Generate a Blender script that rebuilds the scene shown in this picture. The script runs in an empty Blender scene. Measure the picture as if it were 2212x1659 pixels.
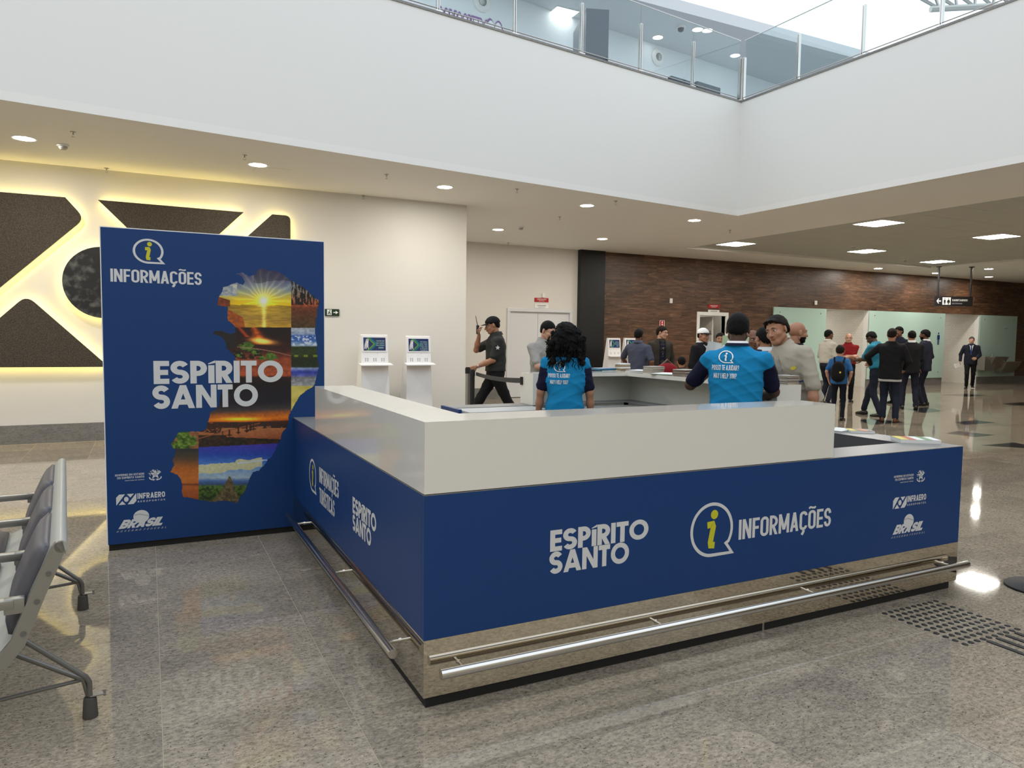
import bpy, bmesh, math, random
import numpy as np
from mathutils import Vector, Matrix
random.seed(7); np.random.seed(7)
sc = bpy.context.scene
COL = sc.collection
# ---------------------------------------------------------------- camera
IW, IH = 2212.0, 1659.0
FPX, PITCH, ROLL, AZ, CAMZ = 1569.77, 0.0664951, 0.0125107, 1.1065, 1.5
_cp, _sp = math.cos(PITCH), math.sin(PITCH)
_f = np.array([0, _cp, -_sp]); _u = np.array([0, _sp, _cp]); _r = np.array([1., 0, 0])
_cr, _sr = math.cos(ROLL), math.sin(ROLL)
_r, _u = _cr*_r + _sr*_u, -_sr*_r + _cr*_u
LV = np.array([[math.sin(AZ), math.cos(AZ), 0], [-math.cos(AZ), math.sin(AZ), 0], [0, 0, 1.]])
CF, CR, CU = LV@_f, LV@_r, LV@_u          # forward, right, up in the hall's axes
FWD = LV@np.array([0, 1., 0])             # level forward
CAMP = np.array([0, 0, CAMZ])
cam = bpy.data.cameras.new('camera'); cam.lens = 36*FPX/IW; cam.sensor_width = 36; cam.sensor_fit = 'HORIZONTAL'
cam.clip_end = 200; cam.clip_start = .05
cam_o = bpy.data.objects.new('camera', cam); COL.objects.link(cam_o)
cam_o.matrix_world = Matrix(((CR[0], CU[0], -CF[0], 0), (CR[1], CU[1], -CF[1], 0), (CR[2], CU[2], -CF[2], CAMZ), (0, 0, 0, 1)))
sc.camera = cam_o
# ---------------------------------------------------------------- light and exposure
sc.view_settings.view_transform = 'Standard'; sc.view_settings.look = 'None'
sc.view_settings.gamma = 1; sc.view_settings.use_curve_mapping = False
sc.view_settings.exposure = 0.0
SKY = 1.7            # overcast daylight over the open roof of the atrium
w = bpy.data.worlds.new('sky'); sc.world = w; w.use_nodes = True
bg = w.node_tree.nodes['Background']; bg.inputs[0].default_value = (.85, .92, 1.0, 1); bg.inputs[1].default_value = SKY
DOWNLIGHT, PANELLIGHT, HALO = 340.0, 60.0, 15.0
try:
    sc.cycles.use_denoising = True; sc.cycles.max_bounces = 8; sc.cycles.diffuse_bounces = 5
    sc.cycles.sample_clamp_indirect = 6; sc.cycles.caustics_reflective = False; sc.cycles.caustics_refractive = False
except Exception: pass

# ---------------------------------------------------------------- photo plane helpers (a point of a known surface)
def ray(x, y): return CF*FPX + CR*(x-IW/2) - CU*(y-IH/2)
def atz(x, y, z=0.): d = ray(x, y); return CAMP + d*((z-CAMZ)/d[2])
def aty(x, y, Y): d = ray(x, y); return CAMP + d*(Y/d[1])
def atx(x, y, X): d = ray(x, y); return CAMP + d*(X/d[0])
def atd(x, y, D): d = ray(x, y); return CAMP + d*(D/(d@FWD))
def atpl(x, y, q, n): d = ray(x, y); return CAMP + d*(((np.array(q)-CAMP)@n)/(d@n))

# ---------------------------------------------------------------- materials
MAT = {}
def mat(name, col, rough=.5, metal=0., emit=None, es=0., coat=0., spec=.5, noise=None, bump=None, trans=0., ior=1.45, alpha=1.):
    if name in MAT: return MAT[name]
    m = bpy.data.materials.new(name); m.use_nodes = True; nt = m.node_tree; b = nt.nodes['Principled BSDF']
    b.inputs['Base Color'].default_value = (*col, 1); b.inputs['Roughness'].default_value = rough
    b.inputs['Metallic'].default_value = metal; b.inputs['Specular IOR Level'].default_value = spec
    b.inputs['Coat Weight'].default_value = coat; b.inputs['Coat Roughness'].default_value = .04
    b.inputs['IOR'].default_value = ior
    if trans: b.inputs['Transmission Weight'].default_value = trans
    if alpha < 1: b.inputs['Alpha'].default_value = alpha
    if emit: b.inputs['Emission Color'].default_value = (*emit, 1); b.inputs['Emission Strength'].default_value = es
    if noise or bump:
        tc = nt.nodes.new('ShaderNodeTexCoord')
    if noise:      # (scale, second colour, low, high)
        n = nt.nodes.new('ShaderNodeTexNoise'); n.inputs['Scale'].default_value = noise[0]; n.inputs['Detail'].default_value = 4
        r = nt.nodes.new('ShaderNodeValToRGB'); r.color_ramp.elements[0].position = noise[2]; r.color_ramp.elements[1].position = noise[3]
        r.color_ramp.elements[0].color = (*col, 1); r.color_ramp.elements[1].color = (*noise[1], 1)
        nt.links.new(tc.outputs['Object'], n.inputs['Vector']); nt.links.new(n.outputs[0], r.inputs[0]); nt.links.new(r.outputs[0], b.inputs['Base Color'])
    if bump:       # (scale, strength, distance)
        n2 = nt.nodes.new('ShaderNodeTexNoise'); n2.inputs['Scale'].default_value = bump[0]; n2.inputs['Detail'].default_value = 3
        bp = nt.nodes.new('ShaderNodeBump'); bp.inputs['Strength'].default_value = bump[1]; bp.inputs['Distance'].default_value = bump[2]
        nt.links.new(tc.outputs['Object'], n2.inputs['Vector']); nt.links.new(n2.outputs[0], bp.inputs['Height']); nt.links.new(bp.outputs[0], b.inputs['Normal'])
    MAT[name] = m; return m

def rnd(nt, geo):
    oi = nt.nodes.new('ShaderNodeObjectInfo'); a = nt.nodes.new('ShaderNodeMath'); a.operation = 'ADD'; f = nt.nodes.new('ShaderNodeMath'); f.operation = 'FRACT'
    nt.links.new(oi.outputs['Random'], a.inputs[0]); nt.links.new(geo.outputs['Random Per Island'], a.inputs[1]); nt.links.new(a.outputs[0], f.inputs[0]); return f
def granite(name, base, dark, light, rough, streak=(1, 1, 1), per=.16, coat=0., fleck=.36):
    """speckled granite, streaked along one axis; every tile is cut from another place of the slab"""
    m = bpy.data.materials.new(name); m.use_nodes = True; nt = m.node_tree; b = nt.nodes['Principled BSDF']; N = nt.nodes.new; K = nt.links.new
    geo = N('ShaderNodeNewGeometry'); oi = rnd(nt, geo)
    mp = N('ShaderNodeMapping'); mp.inputs['Scale'].default_value = streak
    off = N('ShaderNodeVectorMath'); off.operation = 'MULTIPLY_ADD'; cmb = N('ShaderNodeCombineXYZ')
    for i in range(3): K(oi.outputs[0], cmb.inputs[i])
    K(cmb.outputs[0], off.inputs[0]); off.inputs[1].default_value = (37, 91, 13); K(geo.outputs['Position'], off.inputs[2])
    K(off.outputs[0], mp.inputs[0])
    def nz(s, d, rgh=.6):
        n = N('ShaderNodeTexNoise'); n.inputs['Scale'].default_value = s; n.inputs['Detail'].default_value = d; n.inputs['Roughness'].default_value = rgh
        K(mp.outputs[0], n.inputs['Vector']); return n
    def ramp(src, p, cs):
        r = N('ShaderNodeValToRGB'); e = r.color_ramp.elements
        e[0].position, e[1].position = p[0], p[-1]; e[0].color = (*cs[0], 1); e[1].color = (*cs[-1], 1)
        for q, c in zip(p[1:-1], cs[1:-1]): x = e.new(q); x.color = (*c, 1)
        K(src, r.inputs[0]); return r
    def mix(mode, fac, a, c):
        x = N('ShaderNodeMix'); x.data_type = 'RGBA'; x.blend_type = mode
        if isinstance(fac, float): x.inputs[0].default_value = fac
        else: K(fac, x.inputs[0])
        K(a, x.inputs[6]); 
        if isinstance(c, tuple): x.inputs[7].default_value = (*c, 1)
        else: K(c, x.inputs[7])
        return x.outputs[2]
    big = ramp(nz(1.6, 3).outputs[0], (.3, .5, .7), (tuple(.80*v for v in base), base, tuple(1.12*v for v in base)))
    mid = ramp(nz(48, 6, .8).outputs[0], (.36, .52, .66), (dark, (.5, .5, .5), light))
    c = mix('OVERLAY', .80, big.outputs[0], mid.outputs[0])
    fl = ramp(nz(85, 3, .6).outputs[0], (fleck-.05, fleck), ((1, 1, 1), (0, 0, 0)))
    c = mix('MIX', fl.outputs[0], c, tuple(.16*v for v in base))
    vein = ramp(nz(3.1, 5, .7).outputs[0], (.497, .5, .503), ((0, 0, 0), (1, 1, 1), (0, 0, 0)))
    fl2 = ramp(nz(60, 2).outputs[0], (.48, .56), ((0, 0, 0), (1, 1, 1)))
    vv = N('ShaderNodeMath'); vv.operation = 'MULTIPLY'; K(vein.outputs[0], vv.inputs[0]); K(fl2.outputs[0], vv.inputs[1])
    c = mix('MIX', vv.outputs[0], c, tuple(.12*v for v in base))
    hs = N('ShaderNodeHueSaturation'); mr = N('ShaderNodeMapRange'); K(oi.outputs[0], mr.inputs[0])
    mr.inputs[3].default_value = 1-per; mr.inputs[4].default_value = 1+per*.7
    K(mr.outputs[0], hs.inputs['Value']); K(c, hs.inputs['Color']); K(hs.outputs[0], b.inputs['Base Color'])
    b.inputs['Roughness'].default_value = rough; b.inputs['Coat Weight'].default_value = coat; b.inputs['Coat Roughness'].default_value = .03
    MAT[name] = m; return m

def wood_tile():
    m = bpy.data.materials.new('wood_look_tile'); m.use_nodes = True; nt = m.node_tree; b = nt.nodes['Principled BSDF']; N = nt.nodes.new; K = nt.links.new
    geo = N('ShaderNodeNewGeometry'); oi = rnd(nt, geo); cmb = N('ShaderNodeCombineXYZ')
    for i in range(3): K(oi.outputs[0], cmb.inputs[i])
    off = N('ShaderNodeVectorMath'); off.operation = 'MULTIPLY_ADD'; K(cmb.outputs[0], off.inputs[0]); off.inputs[1].default_value = (53, 17, 71); K(geo.outputs['Position'], off.inputs[2])
    mp = N('ShaderNodeMapping'); mp.inputs['Scale'].default_value = (1.0, 1, 9); K(off.outputs[0], mp.inputs[0])
    n = N('ShaderNodeTexNoise'); n.inputs['Scale'].default_value = 2.2; n.inputs['Detail'].default_value = 7; n.inputs['Roughness'].default_value = .65; n.inputs['Distortion'].default_value = .5
    K(mp.outputs[0], n.inputs['Vector'])
    r = N('ShaderNodeValToRGB'); e = r.color_ramp.elements; e[0].position = .3; e[1].position = .72
    e[0].color = (.028, .014, .007, 1); e[1].color = (.20, .108, .056, 1); x = e.new(.5); x.color = (.088, .043, .022, 1)
    K(n.outputs[0], r.inputs[0]); hs = N('ShaderNodeHueSaturation'); mr = N('ShaderNodeMapRange'); K(oi.outputs[0], mr.inputs[0])
    mr.inputs[3].default_value = .78; mr.inputs[4].default_value = 1.25; K(mr.outputs[0], hs.inputs['Value']); K(r.outputs[0], hs.inputs['Color']); K(hs.outputs[0], b.inputs['Base Color'])
    b.inputs['Roughness'].default_value = .42
    MAT['wood_look_tile'] = m; return m

def glassy(name, tint, refl=.06):
    m = bpy.data.materials.new(name); m.use_nodes = True; nt = m.node_tree; nt.nodes.remove(nt.nodes['Principled BSDF']); N = nt.nodes.new; K = nt.links.new
    t = N('ShaderNodeBsdfTransparent'); t.inputs[0].default_value = (*tint, 1); g = N('ShaderNodeBsdfGlossy'); g.inputs['Roughness'].default_value = .01
    lw = N('ShaderNodeLayerWeight'); fr = N('ShaderNodeMath'); fr.operation = 'POWER'; fr.inputs[1].default_value = 4.5; K(lw.outputs['Facing'], fr.inputs[0])
    fa = N('ShaderNodeMath'); fa.operation = 'MULTIPLY_ADD'; fa.inputs[1].default_value = .85; fa.inputs[2].default_value = .035; K(fr.outputs[0], fa.inputs[0]); fr = fa
    lw.inputs[0].default_value = .5; mx = N('ShaderNodeMixShader')
    K(fr.outputs[0], mx.inputs[0]); K(t.outputs[0], mx.inputs[1]); K(g.outputs[0], mx.inputs[2]); K(mx.outputs[0], nt.nodes['Material Output'].inputs[0])
    MAT[name] = m; return m

# ---------------------------------------------------------------- objects
ORG = {}
def empty(name, loc=(0, 0, 0), label=None, cat=None, group=None, mtx=None, kind=None):
    o = bpy.data.objects.new(name, None); COL.objects.link(o); o.empty_display_size = .1
    M = mtx if mtx is not None else Matrix.Translation(Vector([float(v) for v in loc]))
    o.matrix_world = M; ORG[o.name] = M.inverted()
    tag(o, label, cat, group, kind); return o
def tag(o, label=None, cat=None, group=None, kind=None):
    if label: o['label'] = label
    if cat: o['category'] = cat
    if group: o['group'] = group
    if kind: o['kind'] = kind
    return o
class MB:
    """collects geometry in hall coordinates (or local ones) and links it as one mesh object"""
    def __init__(s): s.v = []; s.f = []; s.m = []
    def add(s, vs, fs, mi=0):
        n = len(s.v); s.v += [tuple(map(float, p)) for p in vs]; s.f += [tuple(i+n for i in f) for f in fs]; s.m += [mi]*len(fs); return s
    def box(s, a, b, mi=0):
        x0, y0, z0 = a; x1, y1, z1 = b
        return s.add([(x0, y0, z0), (x1, y0, z0), (x1, y1, z0), (x0, y1, z0), (x0, y0, z1), (x1, y0, z1), (x1, y1, z1), (x0, y1, z1)],
                     [(0, 3, 2, 1), (4, 5, 6, 7), (0, 1, 5, 4), (1, 2, 6, 5), (2, 3, 7, 6), (3, 0, 4, 7)], mi)
    def cbox(s, a, b, c=.004, mi=0):
        """box with chamfered edges"""
        bm = bmesh.new(); bmesh.ops.create_cube(bm, size=1)
        for v in bm.verts: v.co = Vector([a[i]+(v.co[i]+.5)*(b[i]-a[i]) for i in range(3)])
        c = min(c, .45*min(abs(b[i]-a[i]) for i in range(3)))
        bmesh.ops.bevel(bm, geom=bm.edges[:], offset=c, segments=2, profile=.6, affect='EDGES')
        return s.bm(bm, mi)
    def bm(s, bm, mi=0):
        bm.verts.index_update(); s.add([v.co[:] for v in bm.verts], [[v.index for v in f.verts] for f in bm.faces], mi); bm.free(); return s
    def prism(s, poly, h0, h1, ax='z', mi=0):
        """2d polygon extruded along an axis; poly (a,b) -> x,y / x,z / y,z"""
        n = len(poly)
        mp = {'z': lambda a, b, h: (a, b, h), 'y': lambda a, b, h: (a, h, b), 'x': lambda a, b, h: (h, a, b)}[ax]
        return s.add([mp(a, b, h0) for a, b in poly]+[mp(a, b, h1) for a, b in poly],
                     [tuple(range(n))[::-1], tuple(range(n, 2*n))]+[(i, (i+1) % n, n+(i+1) % n, n+i) for i in range(n)], mi)
    def loft(s, rings, mi=0, closed=True):
        k = len(rings[0]); n = len(s.v)
        for r in rings: s.v += [tuple(map(float, p)) for p in r]
        for i in range(len(rings)-1):
            for j in range(k):
                a = n+i*k+j; b = n+i*k+(j+1) % k; s.f.append((a, b, b+k, a+k)); s.m.append(mi)
        if closed: s.f.append(tuple(n+j for j in range(k))[::-1]); s.f.append(tuple(n+(len(rings)-1)*k+j for j in range(k))); s.m += [mi, mi]
        return s
    def tube(s, pts, r, k=10, mi=0):
        pts = [Vector([float(c) for c in p]) for p in pts]; rs = r if isinstance(r, (list, tuple)) else [r]*len(pts); rings = []; up = None
        for i, p in enumerate(pts):
            t = ((pts[min(i+1, len(pts)-1)]-p).normalized() + (p-pts[max(i-1, 0)]).normalized()).normalized()
            if up is None:
                up = Vector((0, 0, 1)) if abs(t.z) < .9 else Vector((1, 0, 0))
            a = t.cross(up).normalized(); up = a.cross(t).normalized()
            rings.append([p+(a*math.cos(q)+up*math.sin(q))*rs[i] for q in [2*math.pi*j/k for j in range(k)]])
        return s.loft(rings, mi)
    def cyl(s, c, r, z0, z1, k=20, r2=None, mi=0):
        return s.loft([[(c[0]+q*math.cos(2*math.pi*j/k), c[1]+q*math.sin(2*math.pi*j/k), z) for j in range(k)] for q, z in ((r, z0), (r if r2 is None else r2, z1))], mi)
    def disc(s, c, u, v, r, k=24, mi=0):
        c, u, v = map(np.array, (c, u, v)); return s.add([c+u*r*math.cos(2*math.pi*j/k)+v*r*math.sin(2*math.pi*j/k) for j in range(k)], [tuple(range(k))], mi)
    def lathe(s, c, prof, k=16, mi=0, closed=True):
        return s.loft([[(c[0]+r*math.cos(2*math.pi*j/k), c[1]+r*math.sin(2*math.pi*j/k), c[2]+z) for j in range(k)] for r, z in prof], mi, closed)
    def build(s, name, m, parent=None, smooth=False, label=None, cat=None, group=None, kind=None, local=False, fixn=True):
        ms = m if isinstance(m, (list, tuple)) else [m]
        V = np.array(s.v) if s.v else np.zeros((0, 3)); M = None
        if parent is not None:
            M = ORG.get(parent.name)
            if M is not None and not local: A = np.array(M); V = V@A[:3, :3].T+A[:3, 3]
        elif not local:
            c = np.array([(V[:, 0].min()+V[:, 0].max())/2, (V[:, 1].min()+V[:, 1].max())/2, V[:, 2].min()]); V = V-c
        me = bpy.data.meshes.new(name); me.from_pydata(V.tolist(), [], s.f)
        for x in ms: me.materials.append(x if not isinstance(x, str) else MAT[x])
        if len(ms) > 1: me.polygons.foreach_set('material_index', s.m)
        if fixn:
            bm = bmesh.new(); bm.from_mesh(me); bmesh.ops.recalc_face_normals(bm, faces=bm.faces); bm.to_mesh(me); bm.free()
        if smooth:
            me.polygons.foreach_set('use_smooth', [True]*len(me.polygons))
            if smooth != 'all':
                try: me.set_sharp_from_angle(angle=math.radians(smooth if isinstance(smooth, (int, float)) and smooth > 1 else 35))
                except Exception: pass
        me.update()
        o = bpy.data.objects.new(name, me); COL.objects.link(o)
        if parent is not None: o.parent = parent; ORG[o.name] = M
        elif not local: o.location = c; ORG[o.name] = Matrix.Translation(Vector(c)).inverted()
        else: ORG[o.name] = Matrix.Identity(4)
        return tag(o, label, cat, group, kind)
def copy_tree(o, parent=None, label=None, loc=None, mtx=None):
    c = o.copy(); COL.objects.link(c); c.parent = parent
    ORG[c.name] = ORG.get(o.name)
    if label: c['label'] = label
    if loc is not None: c.location = loc
    if mtx is not None: c.matrix_world = mtx
    for ch in list(o.children): copy_tree(ch, c)
    return c
# ================================================================ MATERIALS
granite('granite_tile', (.325, .275, .210), (.21, .205, .20), (.76, .745, .72), .045, streak=(.85, 1.4, 1), per=.12, fleck=.375)
granite('granite_plinth', (.20, .195, .185), (.3, .3, .3), (.62, .62, .62), .25, streak=(.5, 1, 1.6))
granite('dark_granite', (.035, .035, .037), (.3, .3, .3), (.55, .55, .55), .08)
mat('grout', (.46, .39, .28), .6)
mat('white_paint', (.80, .80, .78), .6)
mat('wall_paint', (.69, .67, .63), .6); mat('warm_paint', (.72, .64, .50), .6)
mat('ceiling_paint', (.85, .84, .82), .7)
mat('acoustic_tile', (.50, .50, .47), .85)
mat('black_panel', (.008, .008, .009), .45)
mat('dark_steel', (.05, .06, .08), .4, .6)
wood_tile()
mat('frosted_green_glass', (.46, .63, .56), .16, spec=.6)
mat('door_paint', (.66, .67, .69), .45)
mat('lamp_glow', (1, 1, 1), .5, emit=(1, .94, .85), es=DOWNLIGHT)
mat('panel_glow', (1, 1, 1), .5, emit=(1, .95, .86), es=PANELLIGHT); mat('gallery_glow', (1, 1, 1), .5, emit=(1, .97, .92), es=8)
mat('white_plastic', (.78, .78, .76), .4)
mat('grey_plastic', (.45, .44, .42), .5)
mat('steel', (.62, .60, .57), .16, 1.)
mat('brushed_steel', (.45, .44, .42), .34, 1.)
glassy('clear_glass', (.90, .95, .95))
def brick_white():
    m = bpy.data.materials.new('small_white_tile'); m.use_nodes = True; nt = m.node_tree; b = nt.nodes['Principled BSDF']; N = nt.nodes.new
    g = N('ShaderNodeNewGeometry'); sp = N('ShaderNodeSeparateXYZ'); ad = N('ShaderNodeMath'); cm = N('ShaderNodeCombineXYZ'); br = N('ShaderNodeTexBrick')
    nt.links.new(g.outputs['Position'], sp.inputs[0]); nt.links.new(sp.outputs[0], ad.inputs[0]); nt.links.new(sp.outputs[1], ad.inputs[1])
    nt.links.new(ad.outputs[0], cm.inputs[0]); nt.links.new(sp.outputs[2], cm.inputs[1]); nt.links.new(cm.outputs[0], br.inputs[0])
    br.inputs['Color1'].default_value = (.78, .76, .70, 1); br.inputs['Color2'].default_value = (.74, .72, .67, 1); br.inputs['Mortar'].default_value = (.60, .58, .53, 1)
    br.inputs['Scale'].default_value = 1; br.inputs['Mortar Size'].default_value = .005; br.inputs['Brick Width'].default_value = .11; br.inputs['Row Height'].default_value = .055
    nt.links.new(br.outputs[0], b.inputs['Base Color']); b.inputs['Roughness'].default_value = .3; MAT['small_white_tile'] = m
brick_white()

# ================================================================ FLOOR
XF0, XF1, YF0, YF1 = -14., 34., -11., 19.4
floor = MB().box((XF0, YF0, -.25), (XF1, YF1, -.0012)).build('floor', 'grout', kind='structure')
TX, TY, TX0, TY0 = .6776, .566, .0207, 2.214
def vis(p):
    q = np.array(p)-CAMP; z = q@CF
    if z < .3: return None
    return IW/2+FPX*(q@CR)/z, IH/2-FPX*(q@CU)/z, z
cells = []
far = MB()
for i in range(int((XF0-TX0)/TX)+1, int((XF1-TX0)/TX)):
    for j in range(int((YF0-TY0)/TY)+1, int((YF1-TY0)/TY)):
        x, y = TX0+i*TX, TY0+j*TY
        if y > 15.5 and not (18.4 < x < 26.4): continue
        if y > 11.2 and x < 4.1: continue
        v = vis((x+TX/2, y+TY/2, 0)); s = -1
        if v and -120 < v[0] < IW+120 and 700 < v[1] < IH+200: s = 1/v[2]**2
        if s > 0 and 1.1 < x < 4.1 and 3.2 < y < 5.2: s *= .02      # under the desk, hidden
        cells.append((s, x, y))
cells.sort(reverse=True)
tm = MB().box((.0013, .0013, -.0011), (TX-.0013, TY-.0013, 0))
t0 = None
for k, (s, x, y) in enumerate(cells):
    if k < 290 and s > 0:
        if t0 is None:
            t0 = tm.build('tile', 'granite_tile', local=True); t0.parent = floor; t = t0
        else:
            t = t0.copy(); COL.objects.link(t)
        t.location = (x-floor.location.x, y-floor.location.y, 0-floor.location.z)
    else:
        far.add([(x+.0013, y+.0013, 0), (x+TX-.0013, y+.0013, 0), (x+TX-.0013, y+TY-.0013, 0), (x+.0013, y+TY-.0013, 0)], [(0, 1, 2, 3)])
far.build('tile_field', 'granite_tile', floor, kind='stuff', fixn=False)
# dark granite inlays let into the floor near the washrooms
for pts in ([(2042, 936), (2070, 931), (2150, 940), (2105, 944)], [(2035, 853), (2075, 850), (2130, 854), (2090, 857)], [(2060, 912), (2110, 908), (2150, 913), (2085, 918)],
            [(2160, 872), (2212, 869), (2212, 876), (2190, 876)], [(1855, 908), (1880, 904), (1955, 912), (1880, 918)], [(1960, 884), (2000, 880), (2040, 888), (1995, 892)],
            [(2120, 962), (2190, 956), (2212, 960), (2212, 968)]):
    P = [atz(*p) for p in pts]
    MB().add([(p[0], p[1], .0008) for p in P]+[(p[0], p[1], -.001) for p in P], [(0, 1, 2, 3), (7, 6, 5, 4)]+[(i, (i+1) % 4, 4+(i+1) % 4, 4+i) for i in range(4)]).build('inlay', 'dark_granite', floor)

# ================================================================ WALLS
YL, YR, CH = 11.33, 15.65, 3.652
MB().box((-14, YL, 0), (4.79, YL+4.6, CH+.05)).build('wall_left', 'wall_paint', kind='structure')
MB().box((-14, YL-.02, 0), (4.805, YL+.001, .25)).box((4.788, YL-.02, 0), (4.81, YR-.02, .25)).build('baseboard_left', 'granite_plinth', kind='structure')
def wall_with_holes(name, x0, x1, y0, y1, z1, holes, m, **k):
    b = MB(); xs = sorted({x0, x1, *[h[0] for h in holes], *[h[1] for h in holes]})
    for a, c in zip(xs, xs[1:]):
        hz = [h for h in holes if h[0] <= a and c <= h[1]]
        if hz: b.box((a, y0, hz[0][2]), (c, y1, z1))
        else: b.box((a, y0, 0), (c, y1, z1))
    return b.build(name, m, kind='structure', **k)
D1, D2 = (7.737, 9.436, 2.10), (13.57, 14.50, 2.12)
C1, C2 = (18.49, 20.43, 2.434), (24.25, 26.22, 2.434)
wall_with_holes('wall_back', 4.79, 10.0, YR, YR+.15, CH+.05, [D1], 'wall_paint')
MB().box((4.81, YR-.02, 0), (D1[0]-.01, YR+.001, .25)).box((D1[1]+.01, YR-.02, 0), (9.64, YR+.001, .25)).build('baseboard_back', 'granite_plinth', kind='structure')
wood = wall_with_holes('wall_right', 10.0, 34, YR, YR+.15, CH+.05, [D2, C1, C2], 'white_paint')
bk = MB()
for a, c, z0 in ((10.362, 13.57, 0), (14.5, 16.3, 0), (28.45, 33.95, 0), (13.57, 14.5, 2.12), (16.3, 28.45, 2.434)): bk.box((a, YR-.004, z0), (c, YR-.001, CH))
bk.build('joint_filler', mat('joint_brown', (.02, .012, .008), .8), wood)
# wood-look boards, one by one
GZ0, GZ1 = .25, 2.430
glx = [(16.3, C1[0]), (C1[1], C2[0]), (C2[1], 28.45)]
BW, BH = .86, .2028
boards = []
for r in range(18):
    z0, z1 = r*BH, (r+1)*BH; off = (.43 if r % 2 else 0)+(.13 if r % 3 == 0 else 0)
    k = -1
    while True:
        x0 = 10.36+k*BW+off; x1 = x0+BW; k += 1
        if x0 > 33.9: break
        segs = [(max(x0, 10.36), min(x1, 34))]
        for h in [(D2[0]-.1, D2[1]+.1, D2[2]+.1), (16.3, 28.45, GZ1)]:
            if z0 < h[2]-.02:
                ns = []
                for a, c in segs:
                    if c <= h[0] or a >= h[1]: ns.append((a, c)); continue
                    if a < h[0]: ns.append((a, h[0]))
                    if c > h[1]: ns.append((h[1], c))
                segs = ns
        for a, c in segs:
            if c-a > .04: boards.append((a, c, z0, z1))
boards.sort(key=lambda b: b[0])
rest = MB()
vb = [b for b in boards if b[0] < 30]
step = 0
for n, (a, c, z0, z1) in enumerate(vb):
    dy = random.uniform(0, .004)
    if n < 295: MB().box((a+.0008, YR-.014-dy, z0+.0008), (c-.0008, YR-.002, z1-.0008)).build('board', 'wood_look_tile', wood, fixn=False)
    else: rest.box((a+.0008, YR-.014-dy, z0+.0008), (c-.0008, YR-.002, z1-.0008))
for b in boards:
    if b[0] >= 30: rest.box((b[0], YR-.014, b[2]), (b[1], YR+.001, b[3]))
rest.build('board_field', 'wood_look_tile', wood, kind='stuff')
MB().box((9.636, YR-.14, 0), (10.362, YR+.1, CH)).build('trim_1', 'black_panel', kind='structure')
MB().box((16.3, YR-.03, 0), (C1[0], YR+.001, GZ0)).box((C1[1], YR-.03, 0), (C2[0], YR+.001, GZ0)).box((C2[1], YR-.03, 0), (33, YR+.001, GZ0)).build('baseboard_right', 'granite_plinth', kind='structure')
# frosted glass panels beside the washroom entrances
for n, (a, c) in enumerate(glx):
    lab = ['frosted green glass wall panel nearest the staff door', 'wide frosted green glass wall panel with blue man symbol', 'frosted green glass wall panel behind the drinking fountain'][n]
    t = empty('glass_panel', ((a+c)/2, YR-.03, GZ0), lab, 'glass panel')
    MB().cbox((a, YR-.05, GZ0), (c, YR-.035, GZ1), .003).build('pane', 'frosted_green_glass', t)
    for x in (a+.25, c-.25):
        for z in (GZ0+.2, GZ1-.15): MB().tube([(x, YR-.055, z), (x, YR, z)], .018, 10).build('fixing', 'steel', t, smooth=True)
    if n == 1:
        b = MB(); x, z, y = aty(2027, 733, YR-.052)[0], 1.52, YR-.0525
        z = 1.6; k = .46; b.disc((x, y, z+.33*k), (1, 0, 0), (0, 0, 1), .075*k)
        b.add([(x+p*k, y, z+q*k) for p, q in [(-.12, .22), (.12, .22), (.15, .18), (.15, -.12), (.10, -.12), (.10, -.5), (.01, -.5), (.01, -.1), (-.01, -.1), (-.01, -.5), (-.10, -.5), (-.10, -.12), (-.15, -.12), (-.15, .18)]], [tuple(range(14))])
        b.build('man_symbol', mat('sign_blue', (.01, .03, .14), .5), t, fixn=False)
# washroom lobbies behind the openings
for n, (a, c, h) in enumerate((C1, C2)):
    MB().box((a-.15, YR+.15, 0), (a, YR+3.6, 2.7)).box((c, YR+.15, 0), (c+.15, YR+3.6, 2.7)).box((a-.15, YR+3.4, 0), (c+.15, YR+3.6, 2.7)).build('wall_lobby', 'small_white_tile', kind='structure')
    MB().box((a-.15, YR+.15, 2.5), (c+.15, YR+3.6, 2.7)).build('ceiling_lobby', 'ceiling_paint', kind='structure')
    t = empty('lobby_fill_light', ((a+c)/2, YR+1.8, 2.49), 'square ceiling lamp inside the %s washroom lobby' % ('near' if n == 0 else 'far'), 'ceiling light')  # hidden fixture added to brighten the lobby
    MB().box(((a+c)/2-.3, YR+1.5, 2.485), ((a+c)/2+.3, YR+2.1, 2.499)).build('diffuser', mat('lobby_glow', (1, 1, 1), emit=(1, .95, .88), es=9), t)
# door 1: double metal leaf door in the recess
fr = MB(); x0, x1, h = D1
for a, c, z0, z1 in ((x0-.06, x0+.02, 0, h-.02), (x1-.02, x1+.06, 0, h-.02), (x0-.06, x1+.06, h-.02, h+.06)): fr.cbox((a, YR-.03, z0), (c, YR+.13, z1), .008)
door = fr.build('door_1', 'door_paint', kind='structure')
mid = (x0+x1)/2-.05
for a, c in ((x0+.02, mid-.003), (mid+.003, x1-.02)):
    MB().cbox((a, YR+.03, .01), (c, YR+.075, h-.02), .004).build('door_leaf', 'door_paint', door)
MB().box((D1[0], YR+.10, 0), (D1[1], YR+.12, D1[2])).build('wall_door_backing', 'door_paint', kind='structure')
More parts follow.
